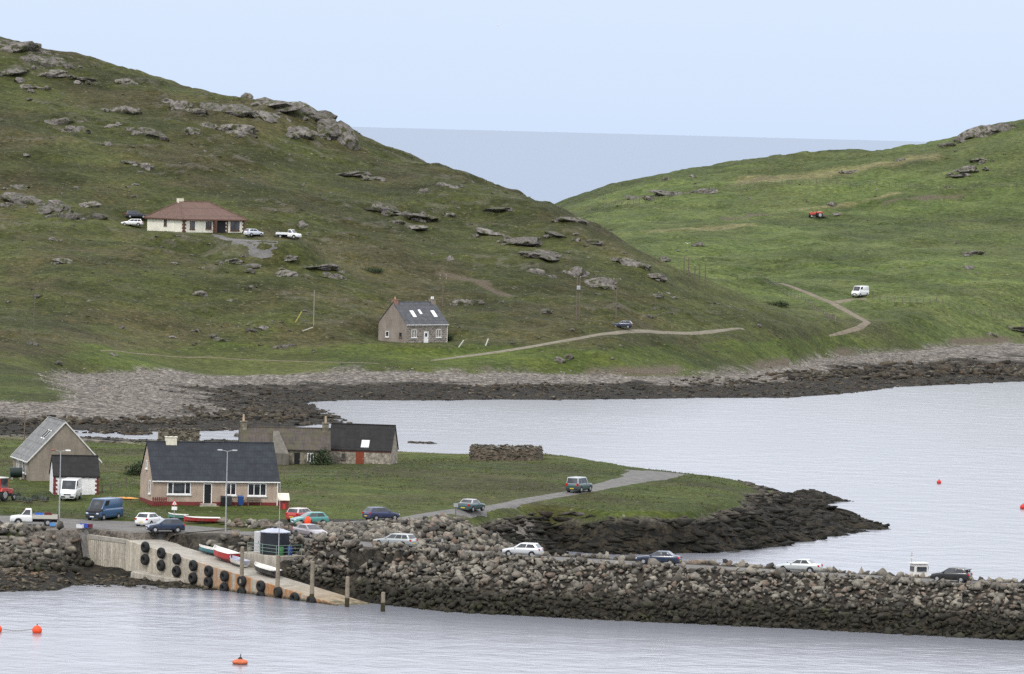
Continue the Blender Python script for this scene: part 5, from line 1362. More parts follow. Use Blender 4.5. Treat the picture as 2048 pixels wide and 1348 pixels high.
# ------------------------------------------------------------------ slipway and harbour
def SP(s, n, z=None):
    q = SLIP_A + _sdir * s + _snor * n
    return (q[0], q[1], slip_z(s) if z is None else z)
def slip_z(s): return 3.9 if s <= 0 else 3.9 - 3.9 * s / SLIP_L
def s_for(px, n, z=None):
    best = (1e9, 0)
    for s in np.arange(-12, 60, .05):
        q = np.array(SP(s, n, z)) - CAM; e_ = abs(1024 + F * (q @ _r) / (q @ _fw) - px)
        if e_ < best[0]: best = (e_, s)
    return best[1]
def z_at(px, py, D): return float(PD(px, py, D)[2])
SANG = math.atan2(_sdir[1], _sdir[0])
def slip_concrete():
    g = N('rust_stained_concrete'); p = g.pos.outputs['Position']
    mp = g.n.new('ShaderNodeMapping'); mp.inputs['Scale'].default_value = (1, 1, .12); g.l.new(p, mp.inputs[0])
    st = g.noise(1.4, 4, mp.outputs[0], .65); n = g.noise(3, 4, p, .65); fine = g.noise(5.5, 3, mp.outputs[0], .6)
    c = g.mix(g.ramp(n, .3, .7), (.36, .32, .25), (.48, .44, .36)); c = g.val(c, g.ramp(st, .3, .7, .72, 1.12)); c = g.val(c, g.ramp(fine, .3, .7, .85, 1.1))
    sx = g.n.new('ShaderNodeSeparateXYZ'); g.l.new(p, sx.inputs[0])
    along = g.ramp(sx.outputs[0], -36, -27)
    c = g.mix(g.math('MULTIPLY', along, g.ramp(st, .40, .56, 0, .9)), c, (.30, .125, .035))
    zz = g.math('ADD', sx.outputs[2], g.math('MULTIPLY', g.math('SUBTRACT', n, .5), .7))
    c = g.mix(g.ramp(zz, .45, -.05), c, (.045, .04, .02))
    g.bump(g.math('ADD', fine, n), .4, .05); return g.done(c, .9, .2)
def deck_mat():
    g = N('slipway_deck_concrete'); p = g.pos.outputs['Position']; n = g.noise(.8, 5, p, .65); n2 = g.noise(6, 3, p)
    c = g.mix(g.ramp(n, .3, .7), (.25, .23, .195), (.34, .315, .27)); c = g.val(c, g.ramp(n2, .3, .7, .88, 1.12))
    z = g.math('ADD', g.zpos(), g.math('MULTIPLY', g.math('SUBTRACT', n, .5), 1.2)); c = g.mix(g.ramp(z, 1.5, .4, 0, .6), c, (.25, .175, .09)); c = g.mix(g.ramp(z, .4, -.1), c, (.06, .055, .025))
    return g.done(c, .85, .25)
SLC, DKC = slip_concrete(), deck_mat()
t = thing('concrete_slipway', 'concrete slipway sloping from the car park down into the water', 'slipway', (0, 0, 0))
EDG = [-6.8, -4.5, -2.2, 0] + [SLIP_L * k / 9 for k in range(1, 10)] + [SLIP_L * 1.18]
WID = lambda s: 4.3 if s > 2 else 4.3 + (2 - s) * .55
for a, b in zip(EDG[:-1], EDG[1:]):
    m = MB(); a2, b2 = a + .012, b - .012
    m.hexa([SP(a2, .02, slip_z(a) - .45), SP(b2, .02, slip_z(b) - .45), SP(b2, WID(b), slip_z(b) - .45), SP(a2, WID(a), slip_z(a) - .45)], [SP(a2, .02), SP(b2, .02), SP(b2, WID(b)), SP(a2, WID(a))]); m.build('deck_slab', DKC, t)
    if a < SLIP_L:
        n_ = 12
        ring = lambda s, k: [SP(s, -.32 - .05 * (k % 2), -1.6), SP(s, .0, -1.6), SP(s, .0, slip_z(s) + .1), SP(s, -.32 - .05 * (k % 2), slip_z(s) + .1)]
        m = MB(); m.loft([ring(a2 + (b2 - a2) * k / n_, k) for k in range(n_ + 1)]); m.build('wall_panel', SLC, t)
m = MB(); m.hexa([SP(-6.81, -.3, -1), SP(-7.2, -.3, -1), SP(-7.2, 7, -1), SP(-6.81, 7, -1)], [SP(-6.81, -.3, 3.98), SP(-7.2, -.3, 3.98), SP(-7.2, 7, 3.98), SP(-6.81, 7, 3.98)]); m.build('end_wall', SLC, t)
m = MB(); sA, sB = s_for(285, -1), s_for(345, -1)
m.hexa([SP(sA, -2.6, -.6), SP(sB, -1.4, -.6), SP(sB + 1.5, -.33, -.6), SP(sA - 2, -.33, -.6)], [SP(sA, -2.4, .95), SP(sB, -1.3, .62), SP(sB + 1.5, -.33, .65), SP(sA - 2, -.33, 1.05)]); m.build('footing', CONC, t, bevel=.04)
m = MB(); m.hexa([SP(-6.8, .02, 3.6), SP(-6.8, -.4, 3.6), SP(.2, -.4, 3.6), SP(.2, .02, 3.6)], [SP(-6.8, .02, 4.08), SP(-6.8, -.4, 4.08), SP(.2, -.4, 4.05), SP(.2, .02, 4.05)]); m.build('kerb', DKC, t, bevel=.03)

# tyre fenders hung on the wall
def torus_mesh(R0, r0, nm, mat, n=22, k=9):
    m = MB(); rings = []
    for i in range(n):
        a = 2 * math.pi * i / n; rings.append([((R0 + r0 * math.cos(b)) * math.cos(a), r0 * 1.25 * math.sin(b), (R0 + r0 * math.cos(b)) * math.sin(a)) for b in [2 * math.pi * j / k for j in range(k)]])
    m.loft(rings, False, 0, True); o = m.build(nm, mat, None, smooth=60); me = o.data; bpy.data.objects.remove(o); return me
TY = torus_mesh(.37, .235, 'tyre_fender', TYRE)
rows = [(290, 1094, 1119), (322, 1106, 1131), (353, 1118, 1143), (386, 1131, 1156), (417, 1142, 1164), (449, 1152, 1176), (484, 1162, 1185), (522, 1172, 1193), (556, 1184, 1204), (590, 1196, None), (623, 1202, None)]
for k, (px, ya, yb) in enumerate(rows):
    for j, yy in enumerate((ya, yb)):
        if yy is None: continue
        s = s_for(px, -.6, 2); q = SP(s, -.60, 0)
        o = obj('tyre_fender', TY); o.location = (q[0], q[1], z_at(px, yy, q[1])); o.rotation_euler = (0, random.uniform(0, 3), SANG + random.uniform(-.06, .06))
        lab = 'upper black tyre of a pair hung on the slipway wall' if j == 0 and yb else 'lower black tyre of a pair hung on the slipway wall' if j else 'single black tyre low on the slipway wall near the water'
        tag(o, lab, 'tyre', 'tyre fenders along the slipway wall')
# mooring posts
POSTM = plain('stained_pile', (.20, .17, .125), .9, .35, 2, bump=.4); PWEED = plain('weedy_pile_foot', (.035, .03, .014), .9, .3, 3)
for k, (px, yt, yb) in enumerate([(490, 1095, 1150), (562, 1112, 1174), (631, 1124, 1198), (695, 1155, 1214), (767, 1186, 1220)]):
    s = s_for(px, -.2, 2.5); q = SP(s, -.62 if s < SLIP_L else -.2, 0); zt = z_at(px, yt, q[1])
    lab = ['grey mooring pile at the slipway edge before the small white dinghy', 'grey mooring pile at the slipway edge before the tank platform', 'grey mooring pile low on the slipway edge beside the causeway boulders', 'weedy mooring pile in the water at the foot of the slipway', 'short weedy mooring pile standing alone past the slipway end'][k]
    t = thing('mooring_pile', lab, 'pile', (q[0], q[1], -1.2), .4 * k, 'mooring piles along the slipway')
    MB().cyl((0, 0, 1.2 + .9), (0, 0, zt + 1.2), .23, .2, 12).build('shaft', POSTM, t, smooth=50); MB().cyl((0, 0, 0), (0, 0, 2.09), .25, .235, 12).build('weedy_foot', PWEED, t, smooth=50)
    MB().cyl((0, 0, zt + 1.2), (0, 0, zt + 1.3), .21, .14, 12).build('cap', POSTM, t)

# tank platform
t = thing('tank_platform', 'grey concrete platform beside the slipway carrying the black tank', 'platform', (0, 0, 0))
m = MB(); m.hexa([SP(13.8, 4.5, 1.2), SP(20.4, 4.5, .9), SP(20.4, 8.2, .9), SP(13.8, 8.2, 1.2)], [SP(13.8, 4.5, 3.6), SP(20.4, 4.5, 3.6), SP(20.4, 8.2, 3.6), SP(13.8, 8.2, 3.6)]); m.build('slab', CONC, t, bevel=.05)
RAIL = plain('green_rail', (.16, .24, .2), .5, .1)
pts = [SP(15.2, 4.65, 3.6), SP(17.8, 4.65, 3.6), SP(20.2, 4.65, 3.6), SP(20.2, 6.3, 3.6), SP(20.2, 8.0, 3.6)]
for a in pts: MB().cyl(a, (a[0], a[1], 4.75), .035, n=6).build('railing_post', RAIL, t)
for a, b in zip(pts[:-1], pts[1:]):
    for z in (.4, .75, 1.1): MB().cyl((a[0], a[1], 3.6 + z), (b[0], b[1], 3.6 + z), .025, n=6).build('railing_bar', RAIL, t)
q = SP(17.6, 6.4, 3.6); t = thing('water_tank', 'round black tank with pale conical lid on the concrete platform', 'tank', q)
BLK = plain('black_ribbed_plastic', (.016, .018, .024), .45, .15)
m = MB(); prof = []
for k in range(13): prof.append((1.5 + (.03 if k % 2 else 0), 2.3 * k / 12))
m.lathe(prof, 32); m.build('tank_shell', BLK, t, smooth=50)
MB().lathe([(1.62, 2.3), (1.62, 2.38), (.9, 2.62), (.25, 2.74)], 32).build('tank_lid', plain('pale_lid', (.34, .36, .42), .4), t, smooth=30); MB().cyl((0, 0, 2.7), (0, 0, 2.9), .2, n=12).build('hatch', BLK, t)
q = SP(14.9, 6.3, 3.6); t = thing('cabinet', 'tall pale grey cabinet standing beside the black tank', 'cabinet', q, SANG + .3)
MB().box((0, 0, 1.1), (.75, .6, 2.2)).build('case', plain('pale_grey_steel', (.5, .5, .5), .5), t, bevel=.02); MB().box((0, -.31, 1.1), (.6, .03, 1.9)).build('door', plain('grey_steel_door', (.42, .42, .42), .5), t); MB().box((.2, -.34, 1.1), (.04, .04, .2)).build('handle', TRIM, t)
for (s, n), lab, c in (((19.4, 7.0), 'blue plastic barrel on the tank platform', (.02, .05, .2)), ((19.35, 5.9), 'green plastic barrel on the tank platform', (.03, .14, .04))):
    t = thing('plastic_barrel', lab, 'barrel', SP(s, n, 3.6)); pm = plain('barrel_' + lab[:4].strip(), c, .45)
    MB().lathe([(.24, 0), (.29, .05), (.29, .4), (.31, .43), (.31, .5), (.29, .53), (.29, .85), (.24, .9)], 16).build('drum', pm, t, smooth=40); MB().cyl((.1, 0, .9), (.1, 0, .95), .06, n=8).build('bung', TRIM, t)
q = SP(s_for(557, 4.8, 3.6), 4.8, 3.6); t = thing('mast', 'thin pale mast rising from the tank platform', 'mast', q); zt = z_at(557, 965, q[1]) - 3.6
MB().cyl((0, 0, 0), (0, 0, zt), .05, .03, 8).build('mast_pole', METAL, t); MB().box((0, 0, .03), (.3, .3, .06)).build('foot_plate', METAL, t)

# boats
def boat(label, L, B, hgt, hull, inner, loc, yaw, pitch=0.0, outboard=False, thwarts=2, band=None, name='rowing_boat', deck=False):
    t = thing(name, label, 'boat', loc, yaw); t.rotation_euler = (0, pitch, yaw)
    st = [(-.5, .82, 0), (-.3, .96, 0), (0, 1, 0), (.22, .86, .04), (.38, .52, .12), (.47, .16, .24), (.5, .02, .3)]
    out = []
    for x, w, up in st:
        w *= B / 2; zt = hgt * (1 + up); k = hgt * up * .6; i = .06 if w > .1 else .005; fl = hgt * (.35 if not deck else .86)
        out.append([(x * L, -w, zt), (x * L, -w * .86, hgt * .4 + k), (x * L, -w * .3, .04 + k), (x * L, w * .3, .04 + k), (x * L, w * .86, hgt * .4 + k), (x * L, w, zt), (x * L, w - i, zt), (x * L, (w - i) * .8, max(fl + k, .1)), (x * L, -(w - i) * .8, max(fl + k, .1)), (x * L, -w + i, zt)])
    fs, mi = [], []
    m = MB(); n = 10
    for a in range(len(out) - 1):
        for k in range(n):
            k2 = (k + 1) % n
            m.add([out[a][k], out[a][k2], out[a + 1][k2], out[a + 1][k]], [(0, 1, 2, 3)], 1 if k in (5, 6, 7, 8, 9) else 0)
    m.add(out[0][:6] + [], [tuple(range(6))], 0); m.add(out[0][5:] + [out[0][0]], [tuple(range(6))], 1)
    m.build('hull', [hull, inner], t)
    rub = MB()
    for sg in (0, 5):
        for a in range(len(out) - 1): rub.cyl(out[a][sg], out[a + 1][sg], .035, n=5)
    rub.build('gunwale', band or inner, t)
    for k in range(thwarts):
        x = (-.25 + .3 * k) * L; MB().box((x, 0, hgt * .75), (.2, B * .84, .05)).build('thwart', WOOD, t)
    if outboard:
        MB().box((-L / 2 - .12, 0, hgt + .25), (.3, .28, .4)).build('outboard_motor', TRIM, t, bevel=.05); MB().box((-L / 2 - .12, 0, hgt - .15), (.12, .1, .6)).build('outboard_leg', TRIM, t)
    return t
BW, BRED, BBLK, BTEAL = paint('boat_white', (.62, .6, .55)), paint('boat_red', (.36, .025, .03)), paint('boat_black', (.015, .016, .02)), paint('boat_teal', (.03, .16, .2))
PIT = math.atan(3.9 / SLIP_L)
def slip_boat(px, n, *a, rev=False, **kw):
    s = s_for(px, n); q = SP(s, n); d = kw.pop('dyaw', 0)
    return boat(*a, (q[0], q[1], q[2] + .1), SANG + (math.pi if rev else 0) + d, -PIT if rev else PIT, **kw)
slip_boat(447, 3.5, 'red rowing boat with white deck drawn up on the slipway', 3.5, 1.8, 1.0, BRED, BW, rev=True, band=BW, deck=True)
slip_boat(475, 3.2, 'small white dinghy between two larger boats on the slipway', 2.6, 1.4, .65, BW, plain('pale_blue_inner', (.4, .42, .5), .6), rev=True)
slip_boat(531, 2.9, 'black boat with white gunwale and outboard motor on the slipway', 3.8, 1.7, .75, BBLK, BW, outboard=True, band=BW, rev=True, deck=True)
slip_boat(417, 4.2, 'teal boat half hidden at the top of the slipway', 2.6, 1.2, .6, BTEAL, BW, rev=True, dyaw=.3)
p = at(404, 1047); boat('long red and white rowing boat lying along the car park edge', 4.0, 1.5, .6, BRED, BW, p, R(186), band=BW, deck=True)
p = at(356, 1040); boat('small turquoise dinghy behind the red and white rowing boat', 2.2, 1.1, .55, paint('boat_turquoise', (.10, .28, .24)), BW, p, R(170))
# cabin boat beyond the causeway
p = PZ(1832, 1198, 0); p = np.array([PD(1832, 1198, 606)[0], 606, -.25])
t = boat('white fishing boat with wheelhouse and mast moored behind the causeway', 7.0, 2.5, 1.3, BW, BW, p, R(20), name='fishing_boat', thwarts=0, deck=True)
zc = z_at(1832, 1126, 606) + .25
MB().hexa([(-.6, -.75, 1.2), (1.2, -.75, 1.2), (1.2, .75, 1.2), (-.6, .75, 1.2)], [(-.5, -.65, zc - .1), (1.0, -.65, zc - .1), (1.0, .65, zc - .1), (-.5, .65, zc - .1)]).build('wheelhouse', BW, t, bevel=.04)
MB().box((.25, 0, zc), (1.9, 1.6, .12)).build('wheelhouse_roof', BW, t, bevel=.03)
for a, s_ in (((.25, -.74, zc - .6), (1.1, .06, .5)), ((-.58, 0, zc - .6), (.06, .9, .5)), ((1.1, 0, zc - .55), (.08, 1.0, .5)), ((.25, .74, zc - .6), (1.1, .06, .5))): MB().box(a, s_).build('window', CGLASS, t)
MB().cyl((-.5, .3, zc), (-.5, .3, zc + 1.15), .04, n=6).build('mast', METAL, t); MB().box((-.5, .3, zc + .75), (.5, .06, .06)).build('crosstree', METAL, t); MB().box((-.5, .3, zc + .55), (.25, .2, .2)).build('radar', BW, t, bevel=.03)

# floats and buoys
ORG = plain('orange_buoy', (.75, .075, .02), .45, .12); RDB = plain('red_buoy', (.5, .03, .025), .45, .1)
def ball(label, px, py, r_, mat, sq=1.0, z=None, name='mooring_buoy', eye=True):
    p = PZ(px, py, 0); t = thing(name, label, 'buoy', (p[0], p[1], 0))
    prof = [(max(.02, r_ * math.sin(math.pi * k / 10)), r_ * sq * (.55 - math.cos(math.pi * k / 10))) for k in range(11)]
    MB().lathe(prof, 20).build('float', mat, t, smooth=60)
    MB().cyl((0, 0, r_ * sq * 1.5), (0, 0, r_ * sq * 1.5 + .14), .06, .05, 8).build('eye', TRIM, t); return t
ball('round orange buoy floating off the boulder bank', 74, 1266, .47, ORG); ball('orange buoy cut by the frame, tied to its neighbour by a rope', -6, 1264, .47, ORG)
ta, tb = PZ(-4, 1262, 0), PZ(72, 1263, 0); m = MB()
for k in range(12):
    f = lambda q: (ta[0] + (tb[0] - ta[0]) * q, ta[1] + (tb[1] - ta[1]) * q, .28 - .22 * math.sin(math.pi * q)); m.cyl(f(k / 12), f((k + 1) / 12), .03, n=5)
tag(m.build('buoy_rope', plain('wet_rope', (.2, .17, .13), .9)), 'slack rope between the two orange buoys', 'rope')
t = ball('low orange mooring buoy with a dark iron on top', 480, 1328, .72, plain('weathered_orange', (.5, .12, .05), .6, .25), .42)
MB().hexa([(-.28, -.1, .4), (.28, -.1, .4), (.28, .1, .4), (-.28, .1, .4)], [(-.08, -.05, .62), (.12, -.05, .62), (.12, .05, .62), (-.08, .05, .62)]).build('mooring_iron', TRIM, t); MB().cyl((.02, 0, .55), (.06, 0, .95), .05, .03, 8).build('iron_ring', TRIM, t)
ball('small red buoy out in the middle of the bay', 1878, 967, .33, RDB); ball('red buoy at the edge of the bay by the frame', 2046, 1018, .42, RDB)
p = at(615, 1056); t = thing('net_float', 'tall bright orange float standing before the teal hatchback', 'float', p)
MB().lathe([(.05, 0), (.3, .15), (.36, .55), (.3, .95), (.08, 1.15)], 16).build('float_body', plain('bright_orange_float', (.8, .06, .015), .5), t, smooth=50); MB().cyl((0, 0, 1.1), (0, 0, 1.25), .05, n=8).build('eye', TRIM, t)

# lamp posts, poles, signs
def lamp(label, px, yb, yt, dmin, heads):
    p = at(px, yb, dmin); hgt = z_at(px, yt, p[1]) - p[2]; t = thing('street_lamp', label, 'street lamp', p)
    MB().cyl((0, 0, -.3), (0, 0, hgt), .085, .05, 10).build('lamp_post', METAL, t, smooth=50)
    for sg, mt in heads:
        MB().cyl((0, 0, hgt - .05), (sg * .55, -.05, hgt + .08), .035, n=6).build('lamp_arm', METAL, t); MB().box((sg * .8, -.05, hgt + .08), (.55, .26, .16)).build('lamp_head', mt, t, bevel=.05)
lamp('tall grey street lamp before the white shed, white lamp head', 118, 1052, 902, 590, ((1, WHITE), (-1, plain('rusty_head', (.2, .09, .06), .8))))
lamp('tall grey street lamp before the beige bungalow with twin heads', 451, 1063, 902, 590, ((1, METAL), (-1, METAL)))
PGRP = 'timber utility poles on the far shore'
def pole(label, px, yb, yt, arms=1, r_=.15, group=PGRP, dmin=900, mat=None, stays=False):
    p = at(px, yb, dmin); hgt = z_at(px, yt, p[1]) - p[2]; t = thing('utility_pole', label, 'pole', p, 0, group)
    MB().cyl((0, 0, -.4), (0, 0, hgt), r_, r_ * .75, 8).build('pole_shaft', mat or WOOD, t)
    for k in range(arms):
        MB().box((0, 0, hgt - .25 - .6 * k), (1.5, .1, .1)).build('crossarm', mat or WOOD, t)
        for sx in (-.6, 0, .6): MB().cyl((sx, 0, hgt - .2 - .6 * k), (sx, 0, hgt - .02 - .6 * k), .05, n=6).build('insulator', CREAM, t)
    return t
pole('dark utility pole with double crossarms behind the stone cottage', 885, 612, 549, 2)
t = pole('twin utility pole carrying a grey transformer above the shore track', 1153, 640, 552, 1); MB().cyl((.5, 0, -.4), (.5, 0, 8.2), .11, n=8).build('pole_shaft', WOOD, t); MB().box((.25, -.3, 6.2), (.7, .5, .8)).build('transformer', METAL, t, bevel=.05)
pole('thin pale pole on the slope left of the stone cottage', 627, 652, 580, 0, .09, mat=plain('pale_pole', (.28, .25, .2), .9))
pole('slender utility pole on the slope beyond the shore track car', 1232, 640, 556, 1, .11); pole('faint slender pole on the lower left slope', 67, 672, 598, 0, .08)
for px, yb, yt in ((1367, 572, 511), (1376, 575, 516), (1389, 578, 532), (1398, 577, 528), (1410, 580, 526)): pole('dark bare pole in the cluster beside the valley fence', px, yb, yt, 0, .13, 'poles clustered by the valley fence', 1190)
pole('telegraph pole standing behind the grey gabled house', 48, 905, 822, 1, .1, 'telegraph poles on the headland', 650)
p = at(348, 1046); t = thing('warning_sign', 'triangular red and white warning sign on a post by the bungalow', 'road sign', p, R(4))
MB().cyl((0, 0, 0), (0, 0, 2.5), .035, n=8).build('post', METAL, t)
MB().add([(-.36, -.05, 1.9), (.36, -.05, 1.9), (0, -.05, 2.53), (-.36, -.03, 1.9), (.36, -.03, 1.9), (0, -.03, 2.53)], [(0, 1, 2), (5, 4, 3), (0, 3, 4, 1), (1, 4, 5, 2), (2, 5, 3, 0)]).build('sign_plate', plain('sign_red', (.5, .03, .03), .5), t)
MB().add([(-.23, -.056, 1.97), (.23, -.056, 1.97), (0, -.056, 2.38), (-.23, -.052, 1.97), (.23, -.052, 1.97), (0, -.052, 2.38)], [(0, 1, 2), (5, 4, 3), (0, 3, 4, 1), (1, 4, 5, 2), (2, 5, 3, 0)]).build('sign_face', WHITE, t)
MB().box((0, -.06, 2.1), (.06, .01, .16)).build('symbol', TRIM, t); MB().box((0, -.05, 1.55), (.6, .03, .38)).build('plate', WHITE, t)
p = at(911, 1041); t = thing('road_sign', 'small grey sign on a post beside the headland road', 'road sign', p)
MB().cyl((0, 0, 0), (0, 0, 1.9), .06, n=8).build('post', WOOD, t); MB().box((0, -.07, 1.65), (.5, .03, .42)).build('sign_plate', METAL, t)
p = at(884, 1105, 575); t = thing('marker_post', 'short grey marker post in the causeway boulders', 'post', (p[0], p[1], p[2] - .1)); MB().cyl((0, 0, 0), (0, 0, 1.5), .07, n=8).build('shaft', WOOD, t); MB().box((0, -.08, 1.3), (.22, .03, .3)).build('reflector', METAL, t)
# kayak on a stand
p = at(252, 1020); t = thing('kayak', 'yellow and orange kayak resting on a stand beside the blue van', 'kayak', (p[0], p[1], p[2] + 1.15), R(-8))
ky = [( -1.4, .04), (-1.0, .2), (-.3, .3), (.4, .28), (1.0, .18), (1.4, .03)]
MB().loft([[(x, w * math.cos(a), .1 + w * .5 * math.sin(a)) for a in [2 * math.pi * k / 10 for k in range(10)]] for x, w in ky]).build('hull', plain('yellow_orange', (.55, .26, .06), .5, .3, 1), t, smooth=60); MB().lathe([(.16, .23), (.2, .27)], 12).build('cockpit_rim', TRIM, t)
t = thing('trestle', 'thin timber trestle carrying the yellow kayak', 'stand', p, R(-8))
for sx in (-.5, .5): MB().box((sx, 0, .55), (.08, .08, 1.14)).build('leg', WOOD, t)
MB().box((0, 0, 1.1), (1.3, .12, .06)).build('crossbar', WOOD, t)
# creels, boxes and sacks on the verge
for k, (px, py) in enumerate(((40, 1003), (56, 1006), (70, 1001), (33, 996), (88, 1004))):
    p = at(px, py); t = thing('lobster_creel', 'dark netted lobster creel on the grass by the red tractor', 'creel', p, k * .7, 'lobster creels by the tractor')
    MB().box((0, 0, .05), (.9, .6, .08)).build('base', WOOD, t)
    m = MB(); m.loft([[(x, .3 * math.cos(a), .09 + .42 * math.sin(a)) for a in [math.pi * q / 8 for q in range(9)]] for x in (-.43, .43)]); m.build('net', plain('dark_net', (.05, .06, .045), .95, .4, 12), t)
    for x in (-.44, 0, .44):
        hoop = MB()
        for q in range(8): a, b = math.pi * q / 8, math.pi * (q + 1) / 8; hoop.cyl((x, .32 * math.cos(a), .09 + .44 * math.sin(a)), (x, .32 * math.cos(b), .09 + .44 * math.sin(b)), .025, n=5)
        hoop.build('hoop', TRIM, t)
for lab, c, px, py, sz, nm in (('white fish box among the boulders by the quay', (.6, .6, .6), 160, 1060, .7, 'fish_white'), ('royal blue fish box by the head of the quay', (.03, .07, .35), 167, 1066, .8, 'fish_blue'), ('maroon fish box beside the blue one at the quay head', (.12, .02, .04), 178, 1068, .7, 'fish_maroon'), ('blue box lying at the foot of the quay wall', (.05, .08, .4), 190, 1122, .6, 'fish_blue2'), ('sky blue drum shaped box under the pickup tailboard', (.1, .25, .5), 105, 1055, .6, 'fish_sky')):
    p = at(px, py); crate(lab, 'box', c, (p[0], p[1], p[2] + .1), (sz, sz * .7, sz * .55), random.uniform(-.5, .5), nm)

# fences
FG = 'wire fences of the valley fields'
def fence(label, pp, dmin, n, hgt=1.15, group=FG, r_=.075):
    P = np.array([hit(x, y, dmin) for x, y in pp]); L = np.hypot(*np.diff(P[:, :2], axis=0).T); cm = np.concatenate([[0], np.cumsum(L)]); o = P[0]
    t = thing('wire_fence', label, 'fence', tuple(o), 0, group); tops = []
    for k in range(n):
        s = cm[-1] * k / (n - 1); x, y = np.interp(s, cm, P[:, 0]), np.interp(s, cm, P[:, 1]); z = Hz(x, y); h_ = hgt * random.uniform(.85, 1.1)
        MB().cyl((x - o[0], y - o[1], z - o[2] - .3), (x - o[0] + random.uniform(-.06, .06), y - o[1], z - o[2] + h_), r_, r_ * .9, 6).build('fence_post', WOOD, t); tops.append((x - o[0], y - o[1], z - o[2] + h_))
    m = MB()
    for a, b in zip(tops[:-1], tops[1:]):
        for d in (.12, .5, .85): m.cyl((a[0], a[1], a[2] - d), (b[0], b[1], b[2] - d), .012, n=3)
    w = m.build('fence_wires', METAL, t); w['kind'] = 'stuff'
fence('post and wire fence along the dirt track in the valley', [(1475, 560), (1540, 570), (1600, 598), (1650, 630), (1672, 650)], 1180, 34)
fence('post and wire fence running right from the white valley van', [(1745, 598), (1830, 612), (1950, 630), (2060, 642)], 1180, 26)
fence('faint fence crossing the upper green field', [(1480, 378), (1600, 370), (1750, 372), (1900, 380), (2060, 372)], 1300, 44, 1.3)
fence('faint fence below the scar of bare rock on the green hill', [(1170, 424), (1300, 404), (1430, 382)], 1300, 22, 1.3)
fence('fence of grey posts across the grass behind the white shed', [(205, 985), (250, 975), (285, 968)], 620, 6, 1.1, 'garden fences of the headland')
fence('fence of pale posts on the grass right of the beige bungalow', [(568, 962), (690, 962), (760, 952)], 640, 6, 1.2, 'garden fences of the headland')
fence('short fence along the verge in front of the beige bungalow', [(215, 1034), (270, 1036), (330, 1034)], 600, 8, 1.0, 'garden fences of the headland')
# leaning boards and planks by the far cottage
for lab, px, py, L, tilt, c in (('white plank leaning beside the stone cottage', 917, 697, 1.7, .6, (.5, .5, .45)), ('pale plank lying on the slope left of the stone cottage', 605, 664, 2.2, 1.2, (.4, .38, .32)), ('yellow pole leaning on the slope left of the stone cottage', 591, 645, 2.4, .5, (.35, .32, .08)), ('white board standing on the grass right of the stone cottage', 971, 693, 1.5, .35, (.6, .6, .56))):
    p = at(px, py, 900); t = thing('plank', lab, 'plank', p, .2); o = MB().box((0, 0, L / 2), (.2, .06, L)).build('board', plain('plank_%d' % px, c, .8), t); o.rotation_euler = (0, tilt, 0); o2 = MB().box((0, .05, L * .3), (.3, .04, .08)).build('batten', WOOD, t); o2.rotation_euler = (0, tilt, 0)
q = scot.loc(6.3, -3.0); shrub('dark green bush beside the stone cottage', (q[0], q[1], Hz(*q[:2])), 1.3, 1.0, 1.1, 900, SHR)
p = at(745, 545, 900); shrub('dark green bush patch on the slope above the stone cottage', p, 2.6, 1.5, .9, 1400, SHR, name='bush')
p = at(1560, 612, 1100); shrub('dark green bush in the valley field left of the track', p, 2.4, 1.2, .9, 1100, SHR, name='bush')
# grazing animals are too far to tell; two gulls
def gull(label, p, span, yaw):
    t = MB(); s = span / 2
    t.loft([[(x, w * math.cos(a), w * math.sin(a)) for a in [2 * math.pi * k / 8 for k in range(8)]] for x, w in ((-.3, .01), (-.2, .05), (0, .07), (.15, .06), (.24, .04), (.3, .008))])
    for sg in (-1, 1):
        t.hexa([(-.08, sg * .04, .02), (.12, sg * .04, .02), (.14, sg * s * .5, .16), (0, sg * s * .5, .16)], [(-.08, sg * .04, .045), (.12, sg * .04, .045), (.14, sg * s * .5, .185), (0, sg * s * .5, .185)])
        t.hexa([(0, sg * s * .5, .16), (.14, sg * s * .5, .16), (-.08, sg * s, .06), (-.1, sg * s, .06)], [(0, sg * s * .5, .182), (.14, sg * s * .5, .182), (-.08, sg * s, .07), (-.1, sg * s, .07)])
    o = t.build('seagull', plain('white_feather', (.7, .7, .7), .8, .1), None, smooth=50); o.location = tuple(p); o.rotation_euler = (0, 0, yaw); tag(o, label, 'gull')
gull('white gull flying low over the green valley field', PD(1375, 487, 1000), 1.3, R(80)); gull('pale gull high in the empty sky', PD(996, 51, 760), 1.25, R(95))
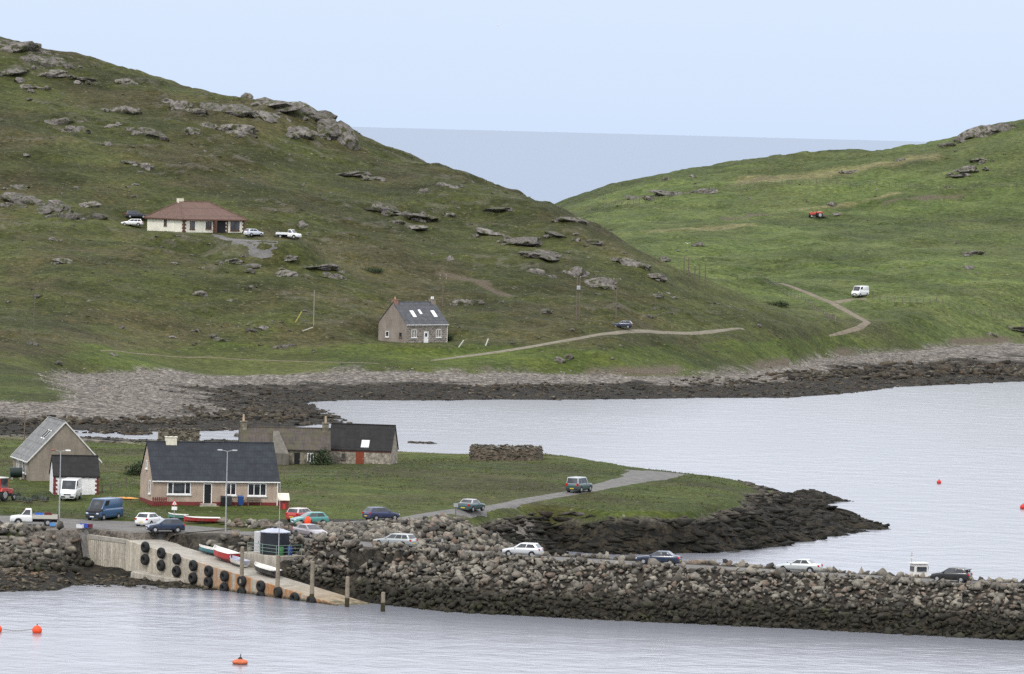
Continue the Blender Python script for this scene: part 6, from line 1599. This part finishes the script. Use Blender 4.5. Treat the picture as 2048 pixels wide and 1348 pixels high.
# ------------------------------------------------------------------ rough grass tufts
def tuft_mat(name, a, b, dry):
    g = N(name); n = g.noise(0.12, 4, None, 0.6); r_ = g.island()
    c = g.mix(g.ramp(n, .35, .65), a, b); c = g.mix(g.ramp(r_, .72, .95, 0, .8), c, dry); c = g.val(c, g.ramp(r_, 0, .7, .7, 1.25))
    return g.done(c, .85, .15)
def tufts(name, n, box, hr, mat, parent, ok):
    x0, x1, y0, y1 = box; X = rng.uniform(x0, x1, n); Y = rng.uniform(y0, y1, n); Z = HG(X, Y)
    m = ok(X, Y, Z) & (roadmask(X, Y) < .05); X, Y, Z = X[m], Y[m], Z[m]; k = len(X)
    V = np.zeros((k, 3, 3, 3))
    hh = rng.uniform(hr[0], hr[1], k) * (0.5 + 1.0 * fbm(X, Y, 5, 2, 3))
    for b in range(3):
        a = rng.uniform(0, 6.28, k); w = hh * rng.uniform(.25, .5, k); lean = rng.uniform(-1.1, 1.1, (k, 2)) * hh[:, None]; ox = rng.uniform(-.15, .15, (k, 2))
        V[:, b, 0] = np.stack([X + ox[:, 0] - np.cos(a) * w, Y + ox[:, 1] - np.sin(a) * w, Z - .03], 1); V[:, b, 1] = np.stack([X + ox[:, 0] + np.cos(a) * w, Y + ox[:, 1] + np.sin(a) * w, Z - .03], 1)
        V[:, b, 2] = np.stack([X + ox[:, 0] + lean[:, 0], Y + ox[:, 1] + lean[:, 1], Z + hh], 1)
    o = obj(name, np_mesh(name, V.reshape(-1, 3), np.arange(k * 9).reshape(-1, 3), mat), parent); o['kind'] = 'stuff'
HSES = [(o.location[0], o.location[1]) for o in COL.objects if o.get('category') in ('house', 'shed', 'barn', 'ruin', 'tank') and o.location[1] < 900]
def ok_near(X, Y, Z):
    m = (Z > 3.9 - 1.4 * (Y > 760)) & (seg_dist(X, Y, PARK)[0] > 8.2) & (seg_dist(X, Y, road_pts)[0] > 4.2) & (fbm(X, Y, 7, 2, 15) > .38)
    m &= ~((X > -30) & (Y < 623 + 0.25 * (X + 20)) & (seg_dist(X, Y, headland_road)[0] > 2))
    for a, b in HSES: m &= np.hypot(X - a, Y - b) > 3
    return m
tufts('grass_tufts', 60000, (-78, 50, 604, 860), (.05, .15), tuft_mat('near_tufts', (.052, .068, .012), (.072, .084, .018), (.12, .105, .05)), NEAR, ok_near)
